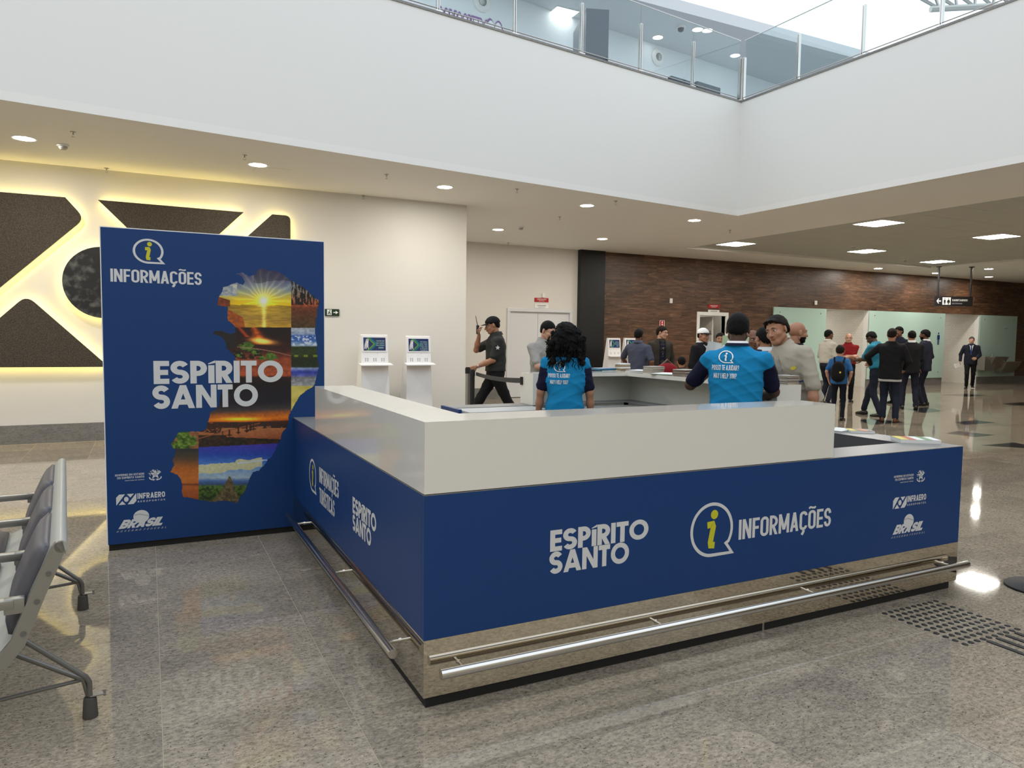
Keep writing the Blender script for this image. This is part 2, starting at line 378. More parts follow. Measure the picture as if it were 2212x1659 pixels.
# door 2: open doorway in the wooden wall, little room behind
fr = MB(); x0, x1, h = D2
for a, c, z0, z1 in ((x0-.10, x0, 0, h), (x1, x1+.10, 0, h), (x0-.1, x1+.1, h, h+.10)): fr.cbox((a, YR-.035, z0), (c, YR+.14, z1), .008)
fr.build('door_2', 'white_paint', kind='structure')
MB().box((x0-.5, YR+1.2, 0), (x1+.8, YR+1.3, 2.6)).box((x0-.5, YR+.15, 0), (x0-.4, YR+1.3, 2.6)).box((x1+.7, YR+.15, 0), (x1+.8, YR+1.3, 2.6)).box((x0-.5, YR+.15, 2.5), (x1+.8, YR+1.3, 2.6)).build('wall_store', 'wall_paint', kind='structure')
t = empty('sliding_door', (14.4, YR+.3, 0), 'half open beige door leaf inside the staff doorway', 'door')
MB().cbox((14.18, YR+.16, .01), (14.23, YR+.9, 2.1), .004).build('door_leaf', 'wall_paint', t)
MB().cbox((14.165, YR+.2, 1.60), (14.18, YR+.24, 1.72), .004).build('handle', 'steel', t)
MB().box((14.5, YR+.4, 2.485), (14.9, YR+.9, 2.499)).build('store_fill_light', mat('store_glow', (1, 1, 1), emit=(1, .95, .88), es=3), label='small ceiling lamp inside the staff doorway', cat='ceiling light')  # added to light the little room past the door leaf

# ================================================================ CEILING, FASCIA, UPPER FLOOR
PA, PB = atz(0, 215, CH), atz(1593, 466.3, CH)
PD = (PB-PA)/np.linalg.norm(PB-PA); PN = np.array([PD[1], -PD[0], 0])
QB = atz(2052, 380, CH); QD = (QB-PB)/np.linalg.norm(QB-PB); QN = np.array([QD[1], -QD[0], 0])
PL = PA-PD*((PA[0]+14)/PD[0]); QE = PB+QD*((PB[1]+11)/-QD[1])
TX1, TX2, TYA, TYB = 11.62, 20.85, 1.2, 13.93        # the sunk tray of acoustic tiles
cl = MB()
cl.prism([(PL[0], PL[1]), (PB[0], PB[1]), (TX1, PB[1]), (TX1, 16.2), (-14, 16.2)], CH, CH+.09)
cl.prism([(PB[0], PB[1]), (QE[0], QE[1]), (TX1, QE[1]), (TX1, PB[1])][::-1], CH, CH+.09)
cl.box((TX1, TYB, CH), (34, 16.2, CH+.09)); cl.box((TX1, -11, CH), (34, TYA, CH+.09)); cl.box((TX2, TYA, CH), (34, TYB, CH+.09))
cl.build('ceiling', 'ceiling_paint', kind='structure')
MB().prism([(PL[0], PL[1]), (PB[0], PB[1]), (QE[0], QE[1]), (34, -11), (34, 16.2), (-14, 16.2)], CH+.09, 5.60).build('wall_fascia', 'white_paint', kind='structure')
def off(p, d, n, a): return p+d*0+n*a
e1, e2 = .03, .12
def edge_strip(p, q, n, z0, z1, out, inn):
    a, b = p+n*out, q+n*out; c, d = q-n*inn, p-n*inn
    return MB().prism([(a[0], a[1]), (b[0], b[1]), (c[0], c[1]), (d[0], d[1])], z0, z1)
# outward normals: PN points towards the void (-y), for Q towards -x
nP = PN if PN[1] < 0 else -PN; nQ = QN if QN[0] < 0 else -QN
edge_strip(PL, PB+PD*.012, nP, 5.60, 5.630, .012, .16).build('trim_2', 'granite_plinth', kind='structure')
edge_strip(PB-QD*.012, QE, nQ, 5.60, 5.630, .012, .16).build('trim_3', 'granite_plinth', kind='structure')
MB().prism([(PL[0], PL[1]+.1), (PB[0]+.1, PB[1]+.1), (QE[0]+.1, QE[1]), (34, -11), (34, 19.2), (-14, 19.2)], 5.601, 5.64).build('floor_upper', mat('upper_floor', (.50, .50, .50), .3), kind='structure')
# tray: acoustic tiles lying in a T-bar grid
tray = MB().box((TX1, TYA, CH+.075), (TX2, TYB, CH+.089)).build('ceiling_tray', 'ceiling_paint', kind='structure')
nx, ny = 12, 16; ax, ay = (TX2-TX1)/nx, (TYB-TYA)/ny; q0 = None
lampsq = []
for pts in ([(1846, 484), (1905, 473), (1950, 478), (1893, 490)], [(1552, 525), (1610, 522), (1628, 527), (1570, 531)], [(2107, 511), (2160, 504), (2199, 509), (2145, 517)], [(1833, 542), (1890, 537), (1912, 541), (1855, 547)], [(1990, 565), (2040, 560), (2061, 564), (2010, 569)]):
    lampsq.append(sum(atz(*p, CH+.06) for p in pts)/4)
for i in range(nx):
    for j in range(ny):
        x, y = TX1+i*ax, TYA+j*ay
        if q0 is None:
            q0 = MB().box((.004, .004, 0), (ax-.004, ay-.004, .012)).build('ceiling_tile', 'acoustic_tile', local=True); q0.parent = tray; q = q0
        else: q = q0.copy(); COL.objects.link(q)
        q.location = (x-tray.location.x, y-tray.location.y, CH+.060-tray.location.z)
pos = ['nearest the fascia corner', 'at the near far-left corner of the tray', 'at the right edge of the picture', 'second from the wooden wall', 'above the washroom sign']
lab5 = ['glowing square ceiling panel closest to the white fascia', 'glowing square ceiling panel at the left corner of the sunk ceiling', 'glowing square ceiling panel at the right edge of the photo', 'glowing square ceiling panel in the middle of the sunk ceiling', 'glowing square ceiling panel just before the hanging restroom sign']
def sqlamp(p, lab, s=.31, z=CH+.05, grp='square ceiling panels', gl='panel_glow'):
    t = empty('ceiling_panel_light', (p[0], p[1], z), lab, 'ceiling light', grp)
    x, y = p[0], p[1]
    MB().box((x-s, y-s, z+.001), (x+s, y+s, z+.009)).build('diffuser', gl, t)
    f = MB()
    for a, b in (((x-s-.02, y-s-.02), (x+s+.02, y-s)), ((x-s-.02, y+s), (x+s+.02, y+s+.02)), ((x-s-.02, y-s), (x-s, y+s)), ((x+s, y-s), (x+s+.02, y+s))): f.box((*a, z-.006), (*b, z+.0099))
    f.build('frame', 'white_plastic', t)
for p, l in zip(lampsq, lab5): sqlamp(p, l)
for p, l in (((12.2, 5.4), 'near'), ((15.8, 5.4), 'middle'), ((19.4, 5.4), 'far')): sqlamp(p, 'glowing square ceiling panel outside the frame, %s one of the row over the right hall' % l)

def downlight(p, lab, r=.105, z=CH, grp='round recessed downlights', rd=(0, 0), gl='lamp_glow'):
    x, y = p[0], p[1]; t = empty('downlight', (x, y, z), lab, 'ceiling light', grp)
    MB().lathe((x, y, z), [(r, -.004), (r*1.18, -.006), (r*1.18, .0), (r*1.02, .0)], 24, closed=False).build('trim_ring', 'white_plastic', t, smooth=True)
    MB().disc((x, y, z-.003), (1, 0, 0), (0, 1, 0), r).build('diffuser', gl, t)
dl = [((52, 299), 'round downlight at the left edge of the photo'), ((557, 356), 'round downlight above the blue totem'), ((961, 404), 'round downlight above the second kiosk'),
      ((1268, 444), 'round downlight under the fascia above the curly haired woman'), ((1500, 476), 'round downlight just left of the fascia corner'),
      ((1076, 496), 'round downlight in front of the recess corner'), ((1301, 516), 'round downlight before the black column'),
      ((1897, 580), 'round downlight washing the wooden wall left of the hanging sign'), ((2022, 590), 'round downlight behind the left rod of the hanging sign'),
      ((2136, 581), 'upper of two round downlights right of the hanging sign'), ((2136, 598), 'lower of two round downlights right of the hanging sign')]
for p, l in dl: downlight(atz(*p, CH), l)
# unseen downlights beyond the frame, added to brighten the hall
for x in (-6.5, -3.8): downlight((x, 9.75), 'round downlight beyond the left edge, %s' % ('outer' if x < -5 else 'inner'))
# sprinklers and smoke detectors
for k, p in enumerate([(158, 285), (528, 335), (835, 377), (1117, 408), (1330, 434), (230, 363), (785, 422), (1209, 468), (1098, 524), (1577, 497)]):
    q = atz(*p, CH); x, y = q[0], q[1]
    lab = ['leftmost of the ceiling sprinklers', 'sprinkler beside the second downlight', 'sprinkler between the second and third downlights', 'sprinkler between the third and fourth downlights', 'sprinkler between the fourth and fifth downlights',
           'sprinkler above the glowing wall emblem near the wall', 'sprinkler near the wall above the exit sign', 'sprinkler in the middle of the ceiling by the recess', 'sprinkler above the white double door', 'sprinkler right of the fascia corner'][k]
    t = empty('sprinkler', (x, y, CH-.06), lab, 'sprinkler', 'ceiling sprinklers')
    MB().lathe((x, y, CH), [(.004, 0), (.03, -.001), (.03, -.006), (.008, -.008), (.008, -.03), (.004, -.03)], 12).build('body', 'brushed_steel', t, smooth=True)
    MB().cyl((x, y), .017, CH-.058, CH-.054, 12).box((x-.012, y-.002, CH-.055), (x-.009, y+.002, CH-.03)).box((x+.009, y-.002, CH-.055), (x+.012, y+.002, CH-.03)).build('deflector', 'brushed_steel', t)
for k, (p, lab) in enumerate([((136, 312), 'white smoke detector beside the leftmost downlight'), ((1125, 490), 'white smoke detector near the recess corner'), ((1845, 531), 'white smoke detector in the sunk ceiling'), ((1955, 561), 'white smoke detector beside the far ceiling panel')]):
    q = atz(*p, CH if k < 2 else CH+.06); z = q[2]; t = empty('smoke_detector', (q[0], q[1], z-.06), lab, 'smoke detector')
    MB().lathe((q[0], q[1], z), [(.065, 0), (.065, -.02), (.05, -.026), (.05, -.01), (.02, -.01)], 20).build('base', 'white_plastic', t, smooth=True)
    MB().lathe((q[0], q[1], z-.02), [(.047, 0), (.047, -.022), (.03, -.038), (.001, -.04)], 20).build('sensor', 'grey_plastic', t, smooth=True)
# access hatch next to the second downlight
h0, h1 = atz(540, 378, CH), atz(615, 374, CH)
MB().cbox((h0[0], h1[1]-.25, CH-.003), (h0[0]+.45, h1[1]+.2, CH+.001), .001).build('ceiling_hatch', 'ceiling_paint', label='flush square access hatch in the ceiling by the second downlight', cat='hatch')

# ---- glass balustrade
def balustrade(name, p, d, n, L0, L1, pitch, lab, first):
    t = empty(name, p+d*(L0 if abs(L0) < 20 else 0), lab, 'balustrade')
    ts = []; s = first
    while s <= L1+1e-6: ts.append(s); s += pitch
    i0 = n*-.05
    for a in ts:
        c = p+d*a+i0; c[2] = 0
        for o in (-.014, .014):
            q = c+d*o; MB().prism([(q[0]+d[0]*u+n[0]*v, q[1]+d[1]*u+n[1]*v) for u, v in ((-.005, -.025), (.005, -.025), (.005, .025), (-.005, .025))], 5.645, 6.37).build('post', 'steel', t)
        MB().prism([((c+d*u+n*v)[0], (c+d*u+n*v)[1]) for u, v in ((-.05, -.04), (.05, -.04), (.05, .04), (-.05, .04))], 5.641, 5.652).build('post_foot', 'steel', t)
    for a, b in zip(ts, ts[1:]):
        q0, q1 = p+d*(a+.02)+i0, p+d*(b-.02)+i0
        MB().prism([(q0[0]+n[0]*.005, q0[1]+n[1]*.005), (q1[0]+n[0]*.005, q1[1]+n[1]*.005), (q1[0]-n[0]*.005, q1[1]-n[1]*.005), (q0[0]-n[0]*.005, q0[1]-n[1]*.005)], 5.695, 6.655).build('glass_pane', 'clear_glass', t)
    a, b = p+d*ts[0]+i0, p+d*ts[-1]+i0
    MB().tube([(a[0], a[1], 6.66), (b[0], b[1], 6.66)], .009, 8).build('top_rail', 'steel', t, smooth=True)
    MB().tube([(a[0], a[1], 5.69), (b[0], b[1], 5.69)], .008, 8).build('bottom_rail', 'brushed_steel', t, smooth=True)
balustrade('balustrade', PB.copy(), PD, nP, -13, 0, 1.19, 'glass balustrade with steel posts along the long left fascia', -11.9)
balustrade('balustrade', PB.copy(), QD, nQ, 0, 13, 1.165, 'glass balustrade with steel posts running right from the fascia corner', 0)

# ---- upper gallery
UZ = 8.8
UW = atz(1500, 124, UZ); a = UW-PD*26; b = UW+PD*22; up = np.array([-PD[1], PD[0], 0])
if up[1] < 0: up = -up
MB().prism([(a[0], a[1]), (b[0], b[1]), ((b+up*.3)[0], (b+up*.3)[1]), ((a+up*.3)[0], (a+up*.3)[1])], 5.6, UZ+.3).build('wall_gallery', mat('gallery_paint', (.76, .80, .83), .6), kind='structure')
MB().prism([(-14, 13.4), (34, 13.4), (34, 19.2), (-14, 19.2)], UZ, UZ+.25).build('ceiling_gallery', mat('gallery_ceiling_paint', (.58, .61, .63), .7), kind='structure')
for p, l in (((1214, 29), 'square gallery lamp above the tall dark shaft'), ((1370, 98), 'square gallery lamp right of the tall dark shaft'), ((1480, 141), 'square gallery lamp behind the third pane'), ((1552, 156), 'dim square gallery lamp behind the last pane'), ((1574, 174), 'square gallery lamp beside the corner post')):
    sqlamp(atz(*p, UZ), l, .28, UZ-.012, 'square gallery lamps', 'gallery_glow')
for p, l in (((1421, 81), 'round gallery downlight beside the dome camera'), ((1588, 120), 'round gallery downlight at the corner post'), ((1507, 64), 'left of a pair of gallery spots at the ceiling edge'), ((1528, 66), 'right of a pair of gallery spots at the ceiling edge')):
    q = atz(*p, UZ); downlight((q[0], max(q[1], 13.6)), l, .12 if '1' else .1, UZ, 'round gallery downlights', gl='gallery_glow')
q = atz(1471, 57, UZ); t = empty('dome_camera', (q[0], q[1], UZ-.12), 'small dark dome camera under the gallery ceiling', 'security camera')
MB().cyl((q[0], q[1]), .11, UZ-.05, UZ, 24).build('housing', 'white_plastic', t, smooth=True)
MB().lathe((q[0], q[1], UZ-.05), [(.075, 0), (.07, -.04), (.045, -.07), (.001, -.08)], 20).build('dome', 'black_panel', t, smooth=True)
for p, l in (((1040, 5), 'round ventilation nozzle above the purple shop sign'), ((1420, 124), 'round ventilation nozzle on the gallery wall near the corner')):
    q = atpl(*p, UW, up); t = empty('air_nozzle', q, l, 'vent'); o = -up
    u = np.array([PD[0], PD[1], 0]); z = np.array([0, 0, 1.])
    ring = lambda r, d: [q+o*d+u*r*math.cos(2*math.pi*j/24)+z*r*math.sin(2*math.pi*j/24) for j in range(24)]
    MB().loft([ring(.21, 0), ring(.21, .03), ring(.16, .06), ring(.10, .05)]).build('collar', 'white_plastic', t, smooth=True)
    MB().loft([ring(.095, .04), ring(.09, .062), ring(.085, .05)]).build('nozzle', mat('nozzle_grey', (.16, .17, .18), .5), t, smooth=True)
# dark glazed shaft with slanted steel struts
c0, c1, c2 = aty(1240, 110, 13.0), aty(1265, 110, 12.75), aty(1314, 110, 12.6)
ztop = aty(1268, 18, 12.75)[2]
p0 = c1; d1 = (c2-c1); d1[2] = 0; w1 = np.linalg.norm(d1); d1 /= w1; d0 = np.array([-d1[1], d1[0], 0.])*1.2
t = empty('lift_shaft', (p0[0], p0[1], 5.64), 'tall dark blue glazed shaft with slanted struts behind the balustrade', 'shaft')
c = [p0, p0+d1*w1, p0+d1*w1+d0, p0+d0]
MB().prism([(v[0], v[1]) for v in c], 5.64, ztop).build('casing', mat('shaft_blue', (.045, .06, .085), .12), t)
for k, (s0, z0, s1, z1) in enumerate(((.12, 5.7, .45, 6.9), (.12, 6.25, .75, 5.75), (.45, 6.9, .9, 5.75), (.1, 6.7, .95, 7.1), (.98, 5.7, .98, 7.0))):
    v0, v1 = p0+d1*w1*s0-d0*.02, p0+d1*w1*s1-d0*.02
    MB().tube([(v0[0], v0[1], z0), (v1[0], v1[1], z1)], .03, 8).build('strut', 'dark_steel', t, smooth=True)
# dark air curtain units just inside the glass
for (pa, pb, l) in (((1450, 170), (1497, 186), 'left of two dark slim display backs behind the balustrade'), ((1506, 180), (1556, 200), 'right of two dark slim display backs behind the balustrade')):
    a, b = atpl(*pa, PB+up*.6, up), atpl(*pb, PB+up*.6, up)
    z = (a[2]+b[2])/2
    t = empty('display_unit', (a[0], a[1], 5.64), l, 'display'); a[2] = b[2] = 0
    MB().prism([(a[0], a[1]), (b[0], b[1]), ((b+up*.08)[0], (b+up*.08)[1]), ((a+up*.08)[0], (a+up*.08)[1])], z-.09, z+.06).build('housing', 'dark_steel', t)
    for v in (a+PD*.1, b-PD*.1): MB().tube([(v[0], v[1], 5.64), (v[0], v[1], z-.08)], .015, 8).build('leg', 'steel', t)
# steel roof truss seen through the right balustrade
t = empty('roof_truss', (19., 9.5, 6.9), 'grey steel roof truss seen through the glass at the top right', 'truss')
tp = [atd(1990, -30, 17), atd(2060, 6, 17), atd(2212, -60, 17)]
base = atd(1975, -8, 17); end = atd(2240, -20, 17); low = atd(2010, 20, 17); low2 = atd(2240, 8, 17)
MB().tube([base, end], .07, 8).build('chord', 'brushed_steel', t, smooth=True)
MB().tube([low, low2], .07, 8).build('chord', 'brushed_steel', t, smooth=True)
for k in range(6):
    u0 = base+(end-base)*(k/6+.02); v0 = low+(low2-low)*((k+.5)/6); u1 = base+(end-base)*((k+1)/6)
    MB().tube([u0, v0], .035, 6).tube([v0, u1], .035, 6).build('web', 'brushed_steel', t, smooth=True)
# the hall behind and beside the camera, closing the space
MB().box((-14.2, -11, 0), (-14, 16.2, 9)).build('wall_west', 'warm_paint', kind='structure')
MB().box((-14.2, -11.2, 0), (34, -11, 9)).build('wall_south', 'warm_paint', kind='structure')
MB().box((34, -11.2, 0), (34.2, 19.2, CH+.1)).build('wall_east', 'wall_paint', kind='structure')
# ================================================================ LETTERING (strokes of even weight)
def arc(cx, cy, rx, ry, a0, a1, n=12): return [(cx+rx*math.cos(math.radians(a0+(a1-a0)*i/n)), cy+ry*math.sin(math.radians(a0+(a1-a0)*i/n))) for i in range(n+1)]
def glyph(c, W, t, geo):
    h = t/2; L, R, B, T = h, W-h, h, 1-h; M = .5; rx = (W-t)/2; cx = W/2
    ry = rx if not geo else (1-t)/2
    S = []; D = []          # S: centre lines, D: slanted bars (x0,y0,x1,y1,width)
    if geo: rr = (1-t)/2
    def O(): return (arc(cx, .5, rx, (1-t)/2, 0, 360, 40)) if geo else (arc(cx, T-ry, rx, ry, 0, 180)+arc(cx, B+ry, rx, ry, 180, 360)+[(R, T-ry)])
    dw = t*1.06
    if c == 'I': S = [[(W/2, 0), (W/2, 1)]]
    elif c == 'N': S = [[(L, 0), (L, 1)], [(R, 0), (R, 1)]]; D = [(L-h+dw/2, 1, R+h-dw/2, 0, dw)]
    elif c == 'F': S = [[(L, 0), (L, 1)], [(0, T), (W, T)], [(0, .5), (W*.9, .5)]]
    elif c == 'E': S = [[(L, 0), (L, 1)], [(0, T), (W, T)], [(0, .5), (W*.93, .5)], [(0, B), (W, B)]]
    elif c == 'L': S = [[(L, 0), (L, 1)], [(0, B), (W, B)]]
    elif c == 'T': S = [[(cx, 0), (cx, 1)], [(0, T), (W, T)]]
    elif c == 'H': S = [[(L, 0), (L, 1)], [(R, 0), (R, 1)], [(L, .5), (R, .5)]]
    elif c == 'U': S = [[(L, 1)]+arc(cx, B+rx, rx, rx, 180, 360)+[(R, 1)]]
    elif c == 'J': S = [arc(cx, B+rx, rx, rx, 190, 360)+[(R, 1)]]
    elif c in 'OQÕ': S = [O()]
    elif c in 'CÇ': S = [arc(cx, T-ry, rx, ry, 0, 180)+arc(cx, B+ry, rx, ry, 180, 360)] if not geo else [arc(cx, .5, rx, (1-t)/2, 45, 315, 30)]
    elif c == 'G': S = [arc(cx, T-ry, rx, ry, 0, 180)+arc(cx, B+ry, rx, ry, 180, 360)+[(R, .48), (cx, .48)]]
    elif c == 'D': r = rx; S = [[(L, 0), (L, 1)], [(0, T), (R-r, T)]+arc(R-r, T-r, r, r, 90, 0)+arc(R-r, B+r, r, r, 0, -90)+[(0, B)]]
    elif c in 'PRB':
        m = .44 if c != 'B' else .5; ra = (T-m)/2
        S = [[(L, 0), (L, 1)], [(0, T), (max(R-ra, L), T)]+arc(max(R-ra, L), (T+m)/2, min(ra, R-L), ra, 90, -90)+[(0, m)]]
        if c == 'R': D = [(W*.45, m, W-dw/2, 0, dw)]
        if c == 'B': rb = (m-B)/2; S.append([(L, m), (max(R-rb, L), m)]+arc(max(R-rb, L), (m+B)/2, min(rb, R-L), rb, 90, -90)+[(0, B)])
    elif c == 'S':
        a = (1-t)/4; yt, yb = T-a, B+a
        S = [arc(cx, yt, rx, a, 25 if geo else 0, 255, 16)+[(cx, .5)]+arc(cx, yb, rx, a, 75, -155 if geo else -180, 16)]
    elif c == 'A': D = [(dw/2, 0, cx, 1, dw), (W-dw/2, 0, cx, 1, dw)]; S = [[(W*.22, .27), (W*.78, .27)]]
    elif c == 'M': S = [[(L, 0), (L, 1)], [(R, 0), (R, 1)]]; D = [(L-h+dw/2, 1, cx, .18, dw), (R+h-dw/2, 1, cx, .18, dw)]
    elif c == 'V': D = [(dw/2, 1, cx, 0, dw), (W-dw/2, 1, cx, 0, dw)]
    elif c == 'Y': D = [(dw/2, 1, cx, .42, dw), (W-dw/2, 1, cx, .42, dw)]; S = [[(cx, 0), (cx, .5)]]
    elif c == '?': S = [arc(cx, T-rx, rx, rx, 180, -50)+[(cx, .42), (cx, .28)], [(cx, 0), (cx, t)]]
    if c == 'Ç': S.append([(cx+t*.3, 0), (cx+t*.1, -.10), (cx-t*.5, -.24)])
    if c == 'Õ': S.append([(cx-.20, 1.10), (cx-.12, 1.17), (cx+.02, 1.13), (cx+.14, 1.12), (cx+.20, 1.18)])
    return S, D
def stroke_polys(pts, t):
    P = [np.array(p, float) for p in pts]; P = [p for i, p in enumerate(P) if i == 0 or np.linalg.norm(p-P[i-1]) > 1e-5]; n = len(P); L = []; R = []
    cl = n > 3 and np.linalg.norm(P[0]-P[-1]) < 1e-5
    for i in range(n):
        a = P[i]-P[i-1] if i else (P[-1]-P[-2] if cl else P[1]-P[0]); b = P[i+1]-P[i] if i < n-1 else (P[1]-P[0] if cl else P[-1]-P[-2])
        a = a/(np.linalg.norm(a)+1e-9); b = b/(np.linalg.norm(b)+1e-9); m = a+b; m /= np.linalg.norm(m)+1e-9
        nn = np.array([-m[1], m[0]]); k = t/2/max(.5, nn@np.array([-a[1], a[0]])); L.append(P[i]+nn*k); R.append(P[i]-nn*k)
    return [[R[i], R[i+1], L[i+1], L[i]] for i in range(n-1)]
WID = {'I': 0, 'E': .86, 'F': .84, 'L': .82, 'S': .95, 'T': .9, 'M': 1.32, 'A': 1.08, 'N': 1.05, 'P': .95, 'J': .8, '?': .85, 'V': 1.05, 'Y': 1.0}
def text_polys(txt, W=.46, t=.16, gap=.07, geo=False, slant=0., widths=None):
    """list of quads and the total width, for capitals of height 1"""
    x = 0.; out = []
    for c in txt:
        if c == ' ': x += W*.55; continue
        w = (widths or {}).get(c, None)
        if w is None: w = t*1.0 if c in 'IÍ' else W*WID.get(c, 1.)
        if c == 'Í' :
            P = [[(0, 0), (t, 0), (t, .80), (0, .80)], [(0, .84), (t*1.15, .90), (t*1.15, 1.02), (0, .88)]]
        elif c == 'í':
            P = [[(0, 0), (t, 0), (t, 1), (0, 1)], [(0, 1.06), (t, 1.06), (t*1.9, 1.26), (t*.9, 1.26)]]; w = t
        else:
            S, D = glyph(c, w, t, geo); P = []
            for s in S: P += stroke_polys(s, t*(.7 if (c == 'Õ' and s is S[-1]) else 1))
            for x0, y0, x1, y1, dw in D: P.append([(x0-dw/2, y0), (x0+dw/2, y0), (x1+dw/2, y1), (x1-dw/2, y1)])
        out += [[(p[0]+x+slant*p[1], p[1]) for p in q] for q in P]; x += w+gap
    return out, x-gap
class Sheet:
    """a plane for flat print: maps (u,v) to the surface, offset outwards by o"""
    def __init__(s, org, eu, ev, en): s.o, s.u, s.v, s.n = [np.array(a, float) for a in (org, eu, ev, en)]
    def pt(s, a, b, o=.0006): return s.o+s.u*a+s.v*b+s.n*o
    def put(s, name, polys, m, parent, o=.0006, label=None):
        b = MB()
        for qi, q in enumerate(polys):
            q = [tuple(p) for p in q]; oo = o+(qi % 9)*.00007
            ar = sum(q[i][0]*q[(i+1) % len(q)][1]-q[(i+1) % len(q)][0]*q[i][1] for i in range(len(q)))
            if ar < 0: q = q[::-1]
            b.add([s.pt(x, y, oo) for x, y in q], [tuple(range(len(q)))])
        return b.build(name, m, parent, fixn=False, label=label)
def fit(polys, w0, x0, y0, x1, h, yscale=None):
    k = (x1-x0)/w0; return [[(x0+p[0]*k, y0+p[1]*h) for p in q] for q in polys]
def bubble(cx, cy, r, t):
    pts = [(cx+r*x, cy+r*y) for x, y in [(1.04, -1.0), (.72, -.60)]+arc(0, 0, 1, 1, -32, 268, 44)+[(.1, -1.0), (1.04, -1.0)]]
    return stroke_polys(pts, t)
def ital_i(cx, cy, r):
    """dot and slanted body of the italic i, centred in the bubble"""
    dot = [[(cx+r*(.10+.17*math.cos(a)), cy+r*(.55+.17*math.sin(a))) for a in [2*math.pi*k/20 for k in range(20)]]]
    body = stroke_polys([(cx+r*x, cy+r*y) for x, y in [(-.22, .18), (.02, .20), (.06, .10), (-.06, -.45), (-.04, -.56), (.14, -.58)]], r*.24)
    return dot+body
def star(cx, cy, R, r, n=5): return [[(cx+(R if k % 2 == 0 else r)*math.sin(math.pi*k/n), cy+(R if k % 2 == 0 else r)*math.cos(math.pi*k/n)) for k in range(2*n)]]
def crest(cx, cy, s):
    rg = random.Random(3); P = star(cx, cy+.06*s, .72*s, .34*s)
    for k in range(26):
        a = math.radians(rg.uniform(20, 160) if k % 2 else rg.uniform(-10, 190)); q = rg.uniform(.6, .86)*s; w = rg.uniform(.08, .15)*s; b = a+rg.uniform(-1, 1)
        x, y = cx+q*math.cos(a), cy+q*math.sin(a)*.95+.02*s
        P.append([(x-w*math.cos(b), y-w*math.sin(b)), (x+w*.4*math.sin(b), y-w*.4*math.cos(b)), (x+w*math.cos(b), y+w*math.sin(b)), (x-w*.4*math.sin(b), y+w*.4*math.cos(b))])
    for sg in (-1, 1):
        P += stroke_polys([(cx+sg*s*x, cy+s*y) for x, y in [(.80, -.30), (.78, -.52), (.55, -.70), (.22, -.80), (.2, -.62)]], .15*s)
        P += stroke_polys([(cx+sg*s*x, cy+s*y) for x, y in [(.30, -.62), (.42, -.45), (.3, -.35)]], .06*s)
    P.append([(cx+.05*s*math.cos(a), cy-.72*s+.05*s*math.sin(a)) for a in [k*math.pi/4 for k in range(8)]])
    return P
def air_logo(x0, y0, w, h):
    """emblem: two cut-corner blocks, two triangles and a disc"""
    T = lambda P: [(x0+p[0]*w, y0+p[1]*h) for p in P]; P = []
    A = [(.0, .0), (.02, .0), (.44, 1), (.15, 1), (0, .72)]; P.append(T(A)); P.append(T([(1-a, 1-b) for a, b in A]))
    Bt = [(.53, 1), (.88, 1), (.70, .64)]; P.append(T(Bt)); P.append(T([(1-a, 1-b) for a, b in Bt]))
    P.append(T([(.5+.115*math.cos(a), .5+.24*math.sin(a)) for a in [k*math.pi/10 for k in range(20)]])); return P
def small_text(txt, x0, y0, x1, h, W=.62, t=.17, slant=0., gap=.12, right=False):
    P, w = text_polys(txt, W, t, gap, False, slant); return fit(P, w, x0, y0, x1, h)
mat('print_white', (.62, .62, .62), .5); mat('print_yellow', (.55, .52, .02), .5); mat('print_grey', (.40, .41, .43), .5)
mat('vinyl_blue', (.008, .043, .160), .38, spec=.35)
mat('white_lacquer', (.74, .71, .64), .10, coat=.5)
mat('grey_laminate', (.19, .187, .182), .38)
mat('light_laminate', (.42, .43, .42), .4)
mat('black_laminate', (.010, .010, .011), .85, spec=.15)
mat('mirror_steel', (.66, .60, .50), .035, 1.)
mat('plinth_black', (.010, .010, .010), .6)

def logos(sh, par, X, Y):
    """the three small marks; X(u), Y(v) map unit box 0..1 to the sheet (u to the right, v up)"""
    bx = lambda P: [[(X(a), Y(b)) for a, b in q] for q in P]
    P = small_text('GOVERNO DO ESTADO', .0, .875, .575, .030)+small_text('DO ESPíRITO SANTO', .04, .832, .575, .030)
    P += small_text('SECRETARIA DE TURISMO', .19, .795, .575, .014, t=.14)
    sh.put('state_lettering', bx(P), 'print_white', par)
    # crest keeps its round shape: scale by the sheet's own proportions
    asp = abs((X(1)-X(0))/(Y(1)-Y(0)))
    C = [[(.80+p[0]/asp, .862+p[1]) for p in q] for q in crest(0, 0, .098)]
    sh.put('state_crest', bx(C), 'print_white', par)
    sh.put('crest_centre', bx([[(.80+.030/asp*math.cos(a), .868+.030*math.sin(a)) for a in [k*math.pi/8 for k in range(16)]]]), 'print_grey', par, .001)
    sh.put('airport_emblem', bx(air_logo(.01, .445, .40, .155)), 'print_white', par)
    sh.put('airport_lettering', bx(small_text('INFRAERO', .43, .515, .99, .085, W=.7, t=.22)+small_text('AEROPORTOS', .43, .462, .99, .026, W=.6, t=.14, gap=.42)), 'print_white', par)
    P, w = text_polys('BRASIL', .78, .27, .02, False, .55)
    sh.put('country_lettering', bx(fit(P, w, .04, .085, .90, .13)), 'print_white', par)
    G = [(.50+.115/asp*1.0*math.cos(a)*.92, .245+.098*math.sin(a)) for a in [k*math.pi/16 for k in range(32)]]
    sh.put('country_globe', bx([G]), 'print_white', par, .0010)
    sh.put('globe_band', bx(stroke_polys([(.50-.105/asp, .272), (.50-.02/asp, .285), (.50+.105/asp, .245)], .016)), 'print_grey', par, .0014)
    sh.put('country_subtitle', bx(small_text('GOVERNO FEDERAL', .0, .035, 1.0, .026, W=.55, t=.14, gap=.55, slant=.3)), 'print_grey', par)

